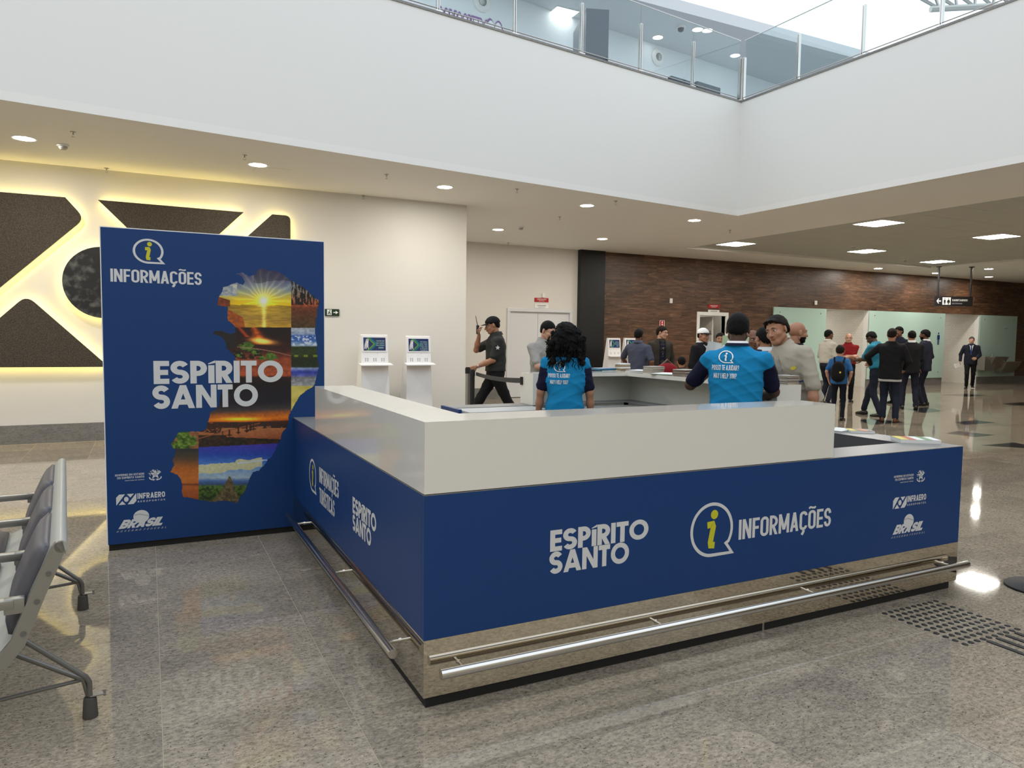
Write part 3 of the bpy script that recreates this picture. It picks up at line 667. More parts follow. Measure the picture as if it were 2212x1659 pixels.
# ================================================================ THE INFORMATION DESK
X0, Y0d, X1, Y1d = .9585, 2.669, 4.385, 6.04
ZT, ZB, ZM, ZW = .870, .282, .046, 1.159
TW = .245
desk = empty('information_desk', ((X0+X1)/2, (Y0d+Y1d)/2, 0), 'blue information desk with white raised top and mirror steel base', 'desk')
XW, YW = 3.26, 4.755          # ends of the near white ledge
# plinth and mirror base: front, left, right, back
pl = MB()
for a, b in (((X0+.013, Y0d+.013), (X1-.05, Y0d+.12)), ((X0+.013, Y0d+.12), (X0+.12, 5.557)), ((X1-.12, Y0d+.12), (X1-.04, Y1d-.03)), ((2.32, Y1d-.12), (X1-.12, Y1d-.03))): pl.box((*a, 0), (*b, ZM))
pl.build('plinth', 'plinth_black', desk)
seam = aty(1791, 1290, Y0d)[0]
for a, c in ((X0, seam-.001), (seam+.001, X1)): MB().box((a, Y0d, ZM), (c, Y0d+.018, ZB)).build('kick_panel', 'mirror_steel', desk)
MB().box((X0, Y0d+.018, ZM), (X0+.018, 5.555, ZB)).build('kick_panel', 'mirror_steel', desk)
MB().box((X1-.018, Y0d+.018, ZM), (X1, Y1d, ZB)).build('kick_panel', 'mirror_steel', desk)
MB().box((2.352, Y1d-.018, ZM), (X1-.018, Y1d, ZB)).build('kick_panel', 'mirror_steel', desk)
# blue bodies
mb = aty(1652, 1355, Y0d)[0]
MB().box((mb-.006, Y0d+.0105, .0), (mb+.006, Y0d+.0128, ZM)).build('plinth_joint', 'steel', desk)
MB().cbox((X0, Y0d, ZB), (X1, Y0d+.03, ZT-.004), .0015).build('front_panel', 'vinyl_blue', desk)
MB().cbox((X0, Y0d+.03, ZB), (X0+.03, 5.556, ZT-.004), .0015).build('side_panel', 'vinyl_blue', desk)
MB().cbox((X1-.03, Y0d+.03, ZB), (X1, Y1d-.03, ZT-.004), .0015).build('side_panel', 'vinyl_blue', desk)
MB().cbox((2.35, Y1d-.03, ZB), (X1, Y1d, ZT-.004), .0015).build('back_panel', 'vinyl_blue', desk)
MB().cbox((2.32, 5.63, .04), (2.35, Y1d, ZT+.004), .0015).build('end_panel', 'vinyl_blue', desk)
# carcass behind the panels
ca = MB(); ca.box((X0+.03, Y0d+.03, ZM+.001), (X1-.03, Y0d+TW, ZT-.03)); ca.box((X0+.03, Y0d+TW, ZM+.001), (X0+TW, 5.55, ZT-.03)); ca.box((X1-TW, Y0d+TW, ZM+.001), (X1-.03, Y1d-.03, ZT-.03)); ca.box((2.352, Y1d-TW, ZM+.001), (X1-TW, Y1d-.03, ZT-.03))
ca.build('carcass', 'light_laminate', desk)
# grey laminate rims under and beside the white ledges
MB().box((X0, Y0d, ZT-.0035), (X1, Y0d+TW, ZT)).build('worktop', 'grey_laminate', desk)
MB().box((X1-TW, Y0d+TW, ZT-.0035), (X1, Y1d, ZT)).build('worktop', 'grey_laminate', desk)
MB().box((X0, Y0d+TW, ZT-.0035), (X0+TW, 5.556, ZT)).build('worktop', 'grey_laminate', desk)
MB().box((2.352, Y1d-TW, ZT-.0035), (X1-TW, Y1d, ZT)).build('worktop', 'grey_laminate', desk)
MB().cbox((XW-.4, Y0d+TW+.001, ZT-.03), (X1-TW-.001, Y0d+TW+.55, ZT-.004), .002).build('inner_shelf', 'black_laminate', desk)
MB().cbox((2.352, 5.46, ZT-.03), (3.11, Y1d-TW-.001, ZT-.004), .002).build('inner_shelf', 'light_laminate', desk)
MB().cbox((2.352, 5.46, .04), (2.40, 5.50, ZT-.03), .002).build('shelf_leg', 'light_laminate', desk)
# white ledges (one L each)
L1 = [(X0, Y0d), (XW, Y0d), (XW, Y0d+TW), (X0+TW, Y0d+TW), (X0+TW, YW), (X0, YW)]
MB().prism(L1, ZT+.003, ZW).build('raised_ledge', 'white_lacquer', desk, label='glossy white raised ledge on the near corner')
XL, YE = 3.115, 3.90
L2 = [(XL, Y1d), (XL, Y1d-TW), (X1-TW, Y1d-TW), (X1-TW, YE), (X1, YE), (X1, Y1d)]
MB().prism(L2, ZW-.035, ZW).build('raised_ledge', 'white_lacquer', desk, label='white raised ledge top along the far sides')
MB().box((XL, Y1d-TW, ZT+.001), (XL+.05, Y1d, ZW-.035)).build('ledge_end', 'white_lacquer', desk); MB().box((X1-TW, YE, ZT+.001), (X1, YE+.05, ZW-.035)).build('ledge_end', 'white_lacquer', desk)
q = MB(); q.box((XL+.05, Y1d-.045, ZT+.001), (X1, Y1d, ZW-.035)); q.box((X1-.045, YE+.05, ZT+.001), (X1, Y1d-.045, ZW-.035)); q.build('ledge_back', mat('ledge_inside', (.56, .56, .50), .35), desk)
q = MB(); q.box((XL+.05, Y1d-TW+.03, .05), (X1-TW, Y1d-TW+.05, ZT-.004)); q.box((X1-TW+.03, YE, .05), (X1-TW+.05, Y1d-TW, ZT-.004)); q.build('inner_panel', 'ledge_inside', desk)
# foot rails in front of the mirror
for a, b, nrm, brs in (((1.005, Y0d-.068), (4.375, Y0d-.068), (0, 1), [aty(1000, 1430, Y0d-.04)[0], aty(1430, 1340, Y0d-.04)[0], aty(1760, 1272, Y0d-.04)[0], 4.25]), ((X0-.068, Y0d+.19), (X0-.068, 5.42), (1, 0), [2.98, 4.0, 5.15])):
    rz = .166
    t = MB().tube([(*a, rz), (*b, rz)], .0205, 20).build('foot_rail', 'steel', desk, smooth=True)
    g = MB()
    for s in brs:
        p = (s, a[1]) if nrm[1] else (a[0], s)
        g.tube([(p[0], p[1], rz), (p[0]+nrm[0]*.068, p[1]+nrm[1]*.068, rz)], .007, 10)
        g.tube([(p[0]+nrm[0]*.062, p[1]+nrm[1]*.062, rz), (p[0]+nrm[0]*.068, p[1]+nrm[1]*.068, rz)], .012, 12)
    g.build('rail_bracket', 'steel', t, smooth=True)
# print on the front
SF = Sheet((0, Y0d, 0), (1, 0, 0), (0, 0, 1), (0, -1, 0))
def fx(x, y): q = aty(x, y, Y0d); return q[0], q[2]
def line(sh, f, txt, bl, br, top, m, par, name, **k):
    P, w = text_polys(txt, **k); (xa, za), (xb, zb), (_, zt) = f(*bl), f(*br), f(*top); z = (za+zb)/2
    sh.put(name, fit(P, w, min(xa, xb), z, max(xa, xb), zt-za), m, par)
GEO = dict(W=.76, t=.225, gap=.045, geo=True, widths={'O': .98, 'A': .90, 'S': .65, 'E': .54, 'P': .60, 'R': .62, 'T': .60, 'N': .80, 'Í': .225, 'I': .225})
DIN = dict(W=.46, t=.145, gap=.055)
line(SF, fx, 'ESPÍRITO', (1188, 1192), (1400, 1163), (1188, 1146), 'print_white', desk, 'lettering', **GEO)
line(SF, fx, 'SANTO', (1186, 1241), (1358, 1215), (1186, 1193), 'print_white', desk, 'lettering', **GEO)
line(SF, fx, 'INFORMAÇÕES', (1595, 1165), (1794, 1137), (1596, 1122), 'print_white', desk, 'lettering', **DIN)
xa, xb = fx(1491, 1150)[0], fx(1583, 1140)[0]; zc = fx(1540, 1144)[1]; r = (xb-xa)/2
SF.put('bubble', bubble((xa+xb)/2, zc, r-.008, .016), 'print_white', desk); SF.put('letter_i', ital_i((xa+xb)/2, zc, r), 'print_yellow', desk)
xa, xb, z0, z1 = fx(1928, 1090)[0], fx(2000, 1090)[0], fx(1960, 1163)[1], fx(1960, 1010)[1]
logos(SF, desk, lambda u: xa+(xb-xa)*u, lambda v: z0+(z1-z0)*v)
# print on the left side (read towards the near corner)
SL = Sheet((X0, 0, 0), (0, -1, 0), (0, 0, 1), (-1, 0, 0))
def fl(x, y): q = atx(x, y, X0); return -q[1], q[2]
P, w = text_polys('INFORMAÇÕES', **DIN)
a0, a1 = fl(690, 1045)[0], fl(732, 1070)[0]
zb1, zt1, zb2, zt2 = fl(690, 1041)[1], fl(690, 1008)[1], fl(690, 1085)[1], fl(690, 1052)[1]
SL.put('lettering', fit(P, w, a0, zb1, a1, zt1-zb1), 'print_white', desk)
P, w = text_polys('TURíSTICAS', **DIN); SL.put('lettering', fit(P, w, a0, zb2, a0+(fl(723, 1100)[0]-a0), zt2-zb2), 'print_white', desk)
a, b = fl(669, 1030)[0], fl(686, 1070)[0]; zc = (fl(678, 996)[1]+fl(678, 1062)[1])/2; r = (fl(678, 996)[1]-fl(678, 1062)[1])/2
SL.put('bubble', bubble(a+r, zc, r, .016), 'print_white', desk); SL.put('letter_i', ital_i(a+r, zc, r), 'print_yellow', desk)
P, w = text_polys('ESPÍRITO', **GEO); a0 = fl(762, 1100)[0]; a1 = fl(813, 1130)[0]
SL.put('lettering', fit(P, w, a0, fl(762, 1107)[1], a1, fl(762, 1072)[1]-fl(762, 1107)[1]), 'print_white', desk)
P, w = text_polys('SANTO', **GEO); SL.put('lettering', fit(P, w, a0, fl(762, 1144)[1], fl(802, 1150)[0], fl(762, 1109)[1]-fl(762, 1144)[1]), 'print_white', desk)

# ================================================================ THE TOTEM
YB = 5.557; XB0, XB1, ZBT = -.268, 1.19, 2.182
tot = empty('totem', ((XB0+XB1)/2, YB+.06, 0), 'tall blue information totem printed with a map of landscape photographs', 'sign')
MB().box((XB0+.004, YB+.02, 0), (XB1-.004, YB+.13, .046)).build('plinth', 'plinth_black', tot)
MB().cbox((XB0-.006, YB+.0015, .046), (XB1+.006, YB+.15, ZBT+.006), .001).build('body', 'white_paint', tot)
MB().box((XB0, YB, .046), (XB1, YB+.001, ZBT)).build('printed_face', 'vinyl_blue', tot)
SB = Sheet((0, YB, 0), (1, 0, 0), (0, 0, 1), (0, -1, 0))
def fb(x, y): q = aty(x, y, YB); return q[0], q[2]
c2 = lambda x, y: (200+x*.2351, 470+y*.2351)          # a close-up of the photograph
line(SB, fb, 'INFORMAÇÕES', c2(165, 588), c2(1003, 620), c2(165, 468), 'print_white', tot, 'lettering', **DIN)
xa, xb = fb(*c2(370, 300))[0], fb(*c2(650, 310))[0]; zc = (fb(*c2(500, 195))[1]+fb(*c2(500, 422))[1])/2; r = (fb(*c2(500, 195))[1]-fb(*c2(500, 422))[1])/2
SB.put('bubble', [[((p[0])*1.12, p[1]) for p in q] for q in bubble((xa+xb)/2/1.12, zc, r-.006, .013)], 'print_white', tot)
SB.put('letter_i', ital_i((xa+xb)/2, zc, r*1.05), 'print_yellow', tot)
def big(txt, bl, br, tl, o=.0016):
    P, w = text_polys(txt, **GEO); (xa, za), (xb, zb), (_, zt) = fb(*bl), fb(*br), fb(*tl)
    SB.put('lettering', fit(P, w, xa, (za+zb)/2, xb, zt-za), 'print_white', tot, o)
big('ESPÍRITO', c2(562, 1525), c2(1750, 1515), c2(562, 1312)); big('SANTO', c2(552, 1531+222), c2(1520, 1531+208), c2(552, 1531+5))
xa, xb, z0, z1 = fb(250, 1090)[0], fb(358, 1090)[0], fb(300, 1151)[1], fb(300, 1008)[1]
logos(SB, tot, lambda u: xa+(xb-xa)*u, lambda v: z0+(z1-z0)*v)
# the map: a fine mesh whose colours are computed picture by picture
OUT = [(1325, 515), (1380, 505), (1440, 540), (1470, 535), (1510, 510), (1505, 485), (1560, 463), (1620, 490), (1690, 490), (1760, 530), (1830, 580), (1900, 620), (1960, 660), (2030, 730), (2090, 770), (2070, 810), (2060, 850), (2060, 900), (2050, 960), (2045, 1010), (2045, 1080), (2060, 1150), (2065, 1250), (2070, 1320), (2080, 1360), (2070, 1420), (2055, 1470), (2040, 1530), (2020, 1561), (1960, 1591), (1900, 1641), (1870, 1691), (1840, 1746), (1820, 1781), (1800, 1831), (1800, 1881), (1780, 1931), (1740, 1981), (1730, 2031), (1700, 2081), (1680, 2131), (1650, 2191), (1610, 2221), (1580, 2271), (1530, 2321), (1470, 2341), (1440, 2401), (1420, 2461), (1400, 2511), (1360, 2561), (1330, 2621), (1280, 2611), (1200, 2601), (1100, 2611), (1000, 2596), (900, 2576), (830, 2566), (820, 2531), (825, 2461), (810, 2401), (780, 2361), (715, 2336), (750, 2281), (735, 2231), (755, 2181), (765, 2126), (735, 2111), (722, 2076), (760, 2031), (790, 1971), (880, 1966), (970, 1966), (1040, 1951), (1060, 1881), (1080, 1821), (1080, 1791), (1130, 1761), (1165, 1721), (1170, 1661), (1185, 1601), (1260, 1540), (1305, 1500), (1300, 1430), (1320, 1350), (1310, 1280), (1280, 1240), (1230, 1200), (1225, 1150), (1190, 1100), (1150, 1080), (1110, 1070), (1115, 1040), (1190, 1045), (1260, 1070), (1310, 1060), (1310, 1000), (1240, 940), (1240, 850), (1245, 820), (1145, 805), (1160, 730), (1190, 680), (1200, 640), (1260, 620), (1320, 595), (1380, 620), (1400, 590), (1370, 540)]
def vnoise(x, y, seed=0):
    """smooth value noise"""
    xi, yi = np.floor(x).astype(int), np.floor(y).astype(int); fx_, fy_ = x-xi, y-yi; fx_ = fx_*fx_*(3-2*fx_); fy_ = fy_*fy_*(3-2*fy_)
    def h(a, b): v = np.sin(a*127.1+b*311.7+seed*74.7)*43758.5453; return v-np.floor(v)
    return (h(xi, yi)*(1-fx_)+h(xi+1, yi)*fx_)*(1-fy_)+(h(xi, yi+1)*(1-fx_)+h(xi+1, yi+1)*fx_)*fy_
def fbm(x, y, s=0, o=4): return sum(vnoise(x*2**k, y*2**k, s+k)*.5**k for k in range(o))/(2-2*.5**o)
def lerp(a, b, t): t = np.clip(t, 0, 1)[..., None]; return np.array(a)*(1-t)+np.array(b)*t
def grad(v, stops):
    v = np.asarray(v); out = np.zeros(v.shape+(3,))
    for k in range(3): out[..., k] = np.interp(v, [s[0] for s in stops], [s[1][k] for s in stops])
    return out
def paint(u, v):
    C = np.zeros(u.shape+(3,)); n = fbm(u/90, v/60, 1); n2 = fbm(u/22, v/16, 5)
    # sunset beach
    m = (v < 1011) & (u < 1825)
    c = grad(v+60*(n-.5), [(460, (60, 55, 110)), (560, (70, 75, 120)), (640, (110, 125, 150)), (700, (150, 155, 120)), (760, (215, 180, 40)), (800, (245, 190, 20)), (806, (150, 115, 30)), (870, (165, 130, 50)), (930, (150, 115, 50)), (1011, (200, 150, 50))])
    d = np.hypot(u-1570, (v-768)); ang = np.arctan2(v-768, u-1570)
    c = c+(np.exp(-(d/42)**2)*230)[..., None]*np.array([1, 1, .95])+(np.exp(-d/150)*110)[..., None]*np.array([1, .8, .15])
    c = c+(((np.sin(ang*23+4*n)*.5+.5)**3*np.exp(-d/420)*60)*(v < 800))[..., None]*np.array([1, .9, .5])
    c = c+((np.exp(-((u-1575)/18)**2)*(v > 806)*130*(.5+n2)))[..., None]*np.array([1, .85, .5])
    n3 = fbm(u/70, v/7, 8); c = np.where((v > 806)[..., None], c*(.72+.55*n3[..., None]), c)
    c = np.where(((u < 1400-.2*(1000-v)) & (v > 845) & (v-845 > (u-1250)*.55))[..., None], np.array([170, 85, 30])*(.7+.6*n2[..., None]), c)
    c = np.where(((u < 1265) & (v > 728+.3*(u-1160)) & (v < 815))[..., None], np.array([130, 60, 30])*(.6+.8*n2[..., None]), c)
    c = np.where(((u < 1330) & (v < 720))[..., None], lerp((120, 140, 165), (225, 215, 190), n2*1.6-.3), c)
    c = np.where(((v < 560+60*n) & (u > 1480))[..., None], c*.72, c)
    C = np.where(m[..., None], c, C)
    # dune with palms
    m = (v < 1014) & (u >= 1825)
    c = grad(v, [(580, (120, 130, 150)), (700, (150, 130, 110)), (800, (190, 90, 50)), (830, (110, 55, 30)), (1014, (80, 62, 32))])*(.65+.7*n2[..., None])
    c = np.where(((fbm(u/13, v/40, 9) > .47) & (v < 800))[..., None], np.array([28, 22, 18.]), c)
    c = np.where(((np.sin(u/9+3*n) > .75) & (v < 806))[..., None], np.array([22, 16, 14.]), c); C = np.where(m[..., None], c, C)
    # wood fire and fish stew
    m = (v >= 1011) & (v < 1545) & (u < 1825)
    c = grad(v, [(1011, (28, 10, 8)), (1150, (38, 14, 10)), (1230, (70, 30, 18)), (1300, (150, 70, 40)), (1450, (185, 85, 50)), (1470, (40, 18, 14)), (1545, (24, 10, 14))])*(.7+.6*n2[..., None])
    fl_ = np.exp(-((u-(1480+.52*(v-1010)))/(30+.28*(v-1010)))**2)*((v > 1005) & (v < 1165)); fl2 = np.exp(-((u-1560-.2*(v-1130))/110)**2-((v-1135-.1*(u-1560))/24)**2)
    c = c+(fl_*(.6+.6*n2)*190)[..., None]*np.array([1, .45, .08])+(fl2*330)[..., None]*np.array([1, .75, .35])
    d3 = np.exp(-((u-(1345+.9*(v-1010)))/22)**2)*((v < 1095)); c = c+(d3*150)[..., None]*np.array([1, .35, .05])
    for gx, gy, gr in ((1420, 1190, 80), (1500, 1235, 55), (1640, 1275, 65), (1350, 1260, 45), (1560, 1290, 40)):
        q = np.hypot(u-gx, (v-gy)*1.5)/gr+.55*(n2-.5)*2; c = np.where((q < .8)[..., None], np.array([85, 120, 40])*(.5+1.0*n2[..., None]), c)
    c = np.where(((u < 1560) & (v > 1215) & (v < 1300) & (n2 < .5))[..., None], np.array([30, 28, 14.]), c)
    c = np.where((np.abs(v-(1185+.00022*(u-1200)**2)) < 3)[..., None], np.array([170, 120, 100.]), c)
    c = np.where(((u < 1330) & (v < 1200))[..., None], np.array([38, 34, 32.])*(.7+.6*n2[..., None]), c); C = np.where(m[..., None], c, C)
    # lake under a blue sky, mirrored
    m = (v >= 1014) & (v < 1545) & (u >= 1825)
    c = grad(v, [(1014, (185, 190, 200)), (1070, (150, 165, 190)), (1090, (50, 100, 190)), (1130, (70, 120, 200)), (1175, (180, 200, 225)), (1190, (40, 55, 22)), (1260, (50, 62, 25)), (1300, (30, 40, 16)), (1370, (36, 50, 26)), (1385, (150, 165, 215)), (1420, (45, 60, 160)), (1450, (90, 100, 180)), (1470, (130, 130, 135)), (1545, (165, 165, 165))])*(.7+.6*n2[..., None])
    c = np.where(((np.abs(v-1130) < 45) & (n2 > .55))[..., None], np.array([215, 225, 235.]), c)
    c = np.where(((np.abs(v-1272) < 9) & (np.sin(u/14) > .2))[..., None], np.array([120, 140, 40.]), c); C = np.where(m[..., None], c, C)
    # yellow sky
    m = (v >= 1545) & (u >= 1825); c = lerp((200, 180, 80), (245, 225, 120), n*1.4-.2); C = np.where(m[..., None], c, C)
    # bridge at dusk
    m = (v >= 1545) & (v < 2111-.05*(u-975)) & (u < 1825) & (u >= 975)
    c = grad(v+.04*(u-1400), [(1545, (22, 16, 26)), (1700, (30, 26, 38)), (1770, (70, 62, 60)), (1810, (190, 100, 40)), (1850, (230, 120, 25)), (1876, (200, 90, 20)), (1880, (90, 50, 30)), (1915, (70, 40, 30)), (1930, (190, 120, 75)), (2020, (170, 95, 55)), (2100, (95, 50, 32))])*(.85+.3*n2[..., None])
    c = c+(np.exp(-((u-1360)/170)**2-((v-1852)/16)**2)*190)[..., None]*np.array([1, .8, .1])
    c = np.where(((v > 1880) & (v < 1925+20*n) & (n2 > .42))[..., None], np.array([60, 40, 32.]), c)
    c = np.where(((v > 1905) & (u < 1200-.4*(v-1905)*(v < 2000)) & (n2 > .3) & (v < 1960+.1*u-90))[..., None], np.array([70, 40, 28.]), c)
    c = np.where(((v > 2005+.045*(u-1000)-40*(u < 1230)) & (v > 2000))[..., None], lerp((28, 30, 18), (95, 55, 32), n2*1.6-.4), c)
    br = np.abs(v-(2020-.235*(u-975)+.00006*(u-1400)**2)); c = np.where(((br < 5) & (u < 1540))[..., None], np.array([150, 85, 55.]), c)
    for px_, py_ in ((1195, 1990), (1258, 1975), (1340, 1950), (1418, 1935), (1450, 1925), (1480, 1920)):
        c = np.where(((np.abs(u-px_) < 6) & (v > py_-28) & (v < py_+38)) [..., None], np.array([60, 32, 22.]), c)
        c = np.where(((np.abs(u-px_) < 22) & (np.abs(v-py_-24) < 5))[..., None], np.array([50, 28, 20.]), c)
    C = np.where(m[..., None], c, C)
    # green hillside
    m = (v >= 1545) & (u < 975) & (v < 2123); c = lerp((45, 75, 22), (130, 160, 60), n2*2-.5); c = np.where(((n > .55) & (v > 2010) | (u > 890) & (n > .5))[..., None], np.array([165, 105, 70])*(.7+.5*n2[..., None]), c); C = np.where(m[..., None], c, C)
    # orange evening sea
    m = (v >= 2123) & (u < 975); c = grad(v, [(2123, (48, 50, 52)), (2210, (85, 68, 50)), (2300, (180, 100, 40)), (2400, (205, 115, 45)), (2440, (195, 105, 45)), (2450, (120, 62, 40)), (2470, (185, 95, 45)), (2600, (150, 75, 35))])*(.9+.25*n2[..., None]); C = np.where(m[..., None], c, C)
    # rock peak over green hills
    m = (v >= 2111-.05*(u-975)) & (u >= 975)
    c = grad(v, [(2090, (70, 60, 170)), (2180, (40, 75, 170)), (2250, (70, 120, 200)), (2300, (120, 160, 215)), (2390, (170, 190, 200)), (2420, (80, 110, 170)), (2450, (60, 85, 120)), (2470, (85, 115, 45)), (2560, (60, 90, 30)), (2620, (45, 70, 25))])*(.9+.25*n2[..., None])
    c = np.where(((np.abs(v-2310+.12*(u-1100)) < 60*n+10) & (u < 1560))[..., None], lerp((190, 190, 140), (235, 230, 190), n2), c)
    c = np.where(((np.abs(v-(2250-.12*(u-1400))) < 9*n) & (u > 1330))[..., None], np.array([210, 225, 240.]), c)
    c = np.where(((v > 2462) & (n2 < .42))[..., None], c*.55, c)
    pk = np.interp(u, [1100, 1180, 1225, 1250, 1262, 1285, 1310, 1345], [2600, 2510, 2430, 2385, 2380, 2420, 2500, 2590])
    c = np.where((v > pk+12*(n2-.5))[..., None], np.array([105, 92, 62])*(.45+1.0*n2[..., None]), c); C = np.where(m[..., None], c, C)
    return np.clip(C, 0, 255)/255.
def inside(px, py, poly):
    c = np.zeros(px.shape, bool); n = len(poly)
    for i in range(n):
        (xa, ya), (xb, yb) = poly[i], poly[(i+1) % n]
        if ya == yb: continue
        k = ((ya > py) != (yb > py)) & (px < (xb-xa)*(py-ya)/(yb-ya)+xa); c ^= k
    return c
g = 4.6
us = np.arange(700, 2104, g); vs = np.arange(450, 2640, g); U, V = np.meshgrid(us, vs)
cc = inside(U[:-1, :-1]+g/2+4*(vnoise(U[:-1, :-1]/11, V[:-1, :-1]/11)-.5), V[:-1, :-1]+g/2+9*(vnoise(U[:-1, :-1]/14, V[:-1, :-1]/14, 3)-.5), OUT)
pxs, pys = 200+U*.2351, 470+V*.2351
dr = CF[None, None]*FPX+CR[None, None]*(pxs-IW/2)[..., None]-CU[None, None]*(pys-IH/2)[..., None]
PT = CAMP+dr*(YB/dr[..., 1])[..., None]; PT[..., 1] = YB-.0009
idx = np.arange(U.size).reshape(U.shape); ii, jj = np.nonzero(cc)
F = np.stack([idx[ii, jj], idx[ii+1, jj], idx[ii+1, jj+1], idx[ii, jj+1]], 1)
used = np.unique(F); rem = np.full(U.size, -1); rem[used] = np.arange(len(used))
me = bpy.data.meshes.new('map_print'); pv = PT.reshape(-1, 3)[used]; Mi = np.array(ORG[tot.name]); pv = pv@Mi[:3, :3].T+Mi[:3, 3]
me.from_pydata(pv.tolist(), [], rem[F].tolist())
col = paint(U, V).reshape(-1, 3)[used]; lin = (col**2.2)*.80
ca_ = me.color_attributes.new('print', 'FLOAT_COLOR', 'POINT'); ca_.data.foreach_set('color', np.concatenate([lin, np.ones((len(lin), 1))], 1).ravel())
m = bpy.data.materials.new('photo_print'); m.use_nodes = True; at = m.node_tree.nodes.new('ShaderNodeVertexColor'); at.layer_name = 'print'
m.node_tree.links.new(at.outputs[0], m.node_tree.nodes['Principled BSDF'].inputs['Base Color']); m.node_tree.nodes['Principled BSDF'].inputs['Roughness'].default_value = .45
me.materials.append(m); o = bpy.data.objects.new('map_print', me); COL.objects.link(o); o.parent = tot; ORG[o.name] = ORG[tot.name]
o['label'] = 'map silhouette filled with eight landscape photographs'
# ================================================================ GLOWING WALL EMBLEM
mat('dark_cork', (.035, .028, .02), .8, noise=(95, (.095, .078, .058), .38, .68), bump=(60, .4, .01))
mat('dark_stone', (.012, .013, .014), .5, noise=(9, (.10, .10, .095), .5, .72), bump=(14, .4, .01))
mat('halo_glow', (1, .9, .5), emit=(1, .78, .24), es=HALO)
def rounded(P, rs, n=5):
    out = []; k = len(P)
    for i in range(k):
        p = np.array(P[i]); a = np.array(P[i-1])-p; b = np.array(P[(i+1) % k])-p; r = rs[i]
        if not r: out.append(tuple(p)); continue
        a = a/np.linalg.norm(a)*r; b = b/np.linalg.norm(b)*r
        for j in range(n+1):
            t = j/n; out.append(tuple(p+a*(1-t)**2+b*t**2))
    return out
ecx, ecz = -.52, 2.12
flip = lambda P: [(2*ecx-x, 2*ecz-z) for x, z in P]
A = [(-2.70, 1.01), (-2.96, 1.01), (-2.96, 2.60), (-2.50, 3.23), (-.934, 3.23), (-.72, 2.975)]
T1 = [(.353, 2.30), (-.56, 3.232), (1.266, 3.226)]
Ar, Tr = [0, .08, .3, .15, .0, .12], [.12, 0, 0]
emb = empty('wall_emblem', (ecx, YL-.06, 1.0), 'huge dark wall emblem glowing yellow along its edges', 'emblem')
for P, nm in ((rounded(A, Ar), 'block'), (rounded(flip(A), Ar), 'block'), (rounded(T1, Tr), 'wedge'), (rounded(flip(T1), Tr), 'wedge'), ([(ecx+.475*math.cos(a), ecz+.02+.475*math.sin(a)) for a in [k*math.pi/24 for k in range(48)]], 'roundel')):
    MB().prism(P, YL-.10, YL-.065, 'y').build(nm, 'dark_stone' if nm == 'roundel' else 'dark_cork', emb)
    # light strip around the back of the piece
    c = np.mean(np.array(P), 0); b = MB(); n = len(P); s_ = sum(P[i][0]*P[(i+1) % n][1]-P[(i+1) % n][0]*P[i][1] for i in range(n)); sg = 1 if s_ > 0 else -1
    ins = []
    for i in range(n):
        p = np.array(P[i]); a = p-np.array(P[i-1]); d = np.array(P[(i+1) % n])-p; a = a/(np.linalg.norm(a)+1e-9); d = d/(np.linalg.norm(d)+1e-9); m_ = a+d; m_ = m_/(np.linalg.norm(m_)+1e-9)
        nn = np.array([-m_[1], m_[0]])*sg; k = .02/max(.45, nn@(np.array([-a[1], a[0]])*sg)); ins.append(p+nn*k)
    b.add([(x, YL-.062, z) for x, z in ins]+[(x, YL-.03, z) for x, z in ins], [(i, (i+1) % n, n+(i+1) % n, n+i) for i in range(n)])
    b.build('light_strip', 'halo_glow', emb)
    MB().cyl((c[0], 0), .03, 0, .06, 8).build('spacer', 'dark_steel', emb) if False else None

# ================================================================ WALL SIGNS
mat('sign_green', (.006, .03, .010), .4); mat('sign_red', (.42, .01, .012), .4); mat('sign_white', (.80, .80, .80), .4); mat('sign_dark', (.018, .016, .018), .4)
t = empty('exit_sign', (2.545, YL-.02, 1.83), 'small green exit sign with running man and arrow beside the totem', 'sign')
(xa, _, zb), (xb, _, zt) = aty(702, 682, YL-.02), aty(733, 668, YL-.02)
MB().cbox((xa, YL-.02, zb), (xb, YL-.001, zt), .002).build('plate', 'sign_green', t)
SX = Sheet((0, YL-.02, 0), (1, 0, 0), (0, 0, 1), (0, -1, 0)); w_, h_ = xb-xa, zt-zb
bx = lambda P: [[(xa+w_*x, zb+h_*y) for x, y in q] for q in P]
SX.put('doorway', bx([[(.14, .12), (.46, .12), (.46, .92), (.14, .92)]]), 'sign_white', t)
SX.put('running_man', bx(stroke_polys([(.20, .22), (.28, .42), (.31, .62)], .07)+stroke_polys([(.31, .45), (.37, .36), (.36, .18)], .06)+stroke_polys([(.22, .50), (.30, .62), (.38, .5)], .05)+[[(.34+.035*math.cos(a), .78+.09*math.sin(a)) for a in [k*math.pi/5 for k in range(10)]]]), 'sign_green', t, .0016)
SX.put('arrow', bx([[(.58, .44), (.76, .44), (.76, .58), (.58, .58)], [(.74, .26), (.93, .51), (.74, .76)]]), 'sign_white', t)
def plate(tl, br, Yp, m, label, lines, cat='sign', txtm='sign_white', th=.012, name='wall_sign', extra=None):
    (xa, _, zt), (xb, _, zb) = aty(*tl, Yp), aty(*br, Yp); t = empty(name, ((xa+xb)/2, Yp+th/2, zb), label, cat)
    MB().cbox((xa, Yp, zb), (xb, Yp+th, zt), .002).build('plate', m, t)
    sh = Sheet((0, Yp, 0), (1, 0, 0), (0, 0, 1), (0, -1, 0))
    for txt, u0, u1, v0, hh in lines:
        P, w = text_polys(txt, .6, .17, .14); sh.put('lettering', fit(P, w, xa+(xb-xa)*u0, zb+(zt-zb)*v0, xa+(xb-xa)*u1, (zt-zb)*hh), txtm, t, .001)
    if extra: extra(sh, t, lambda u: xa+(xb-xa)*u, lambda v: zb+(zt-zb)*v)
    return t
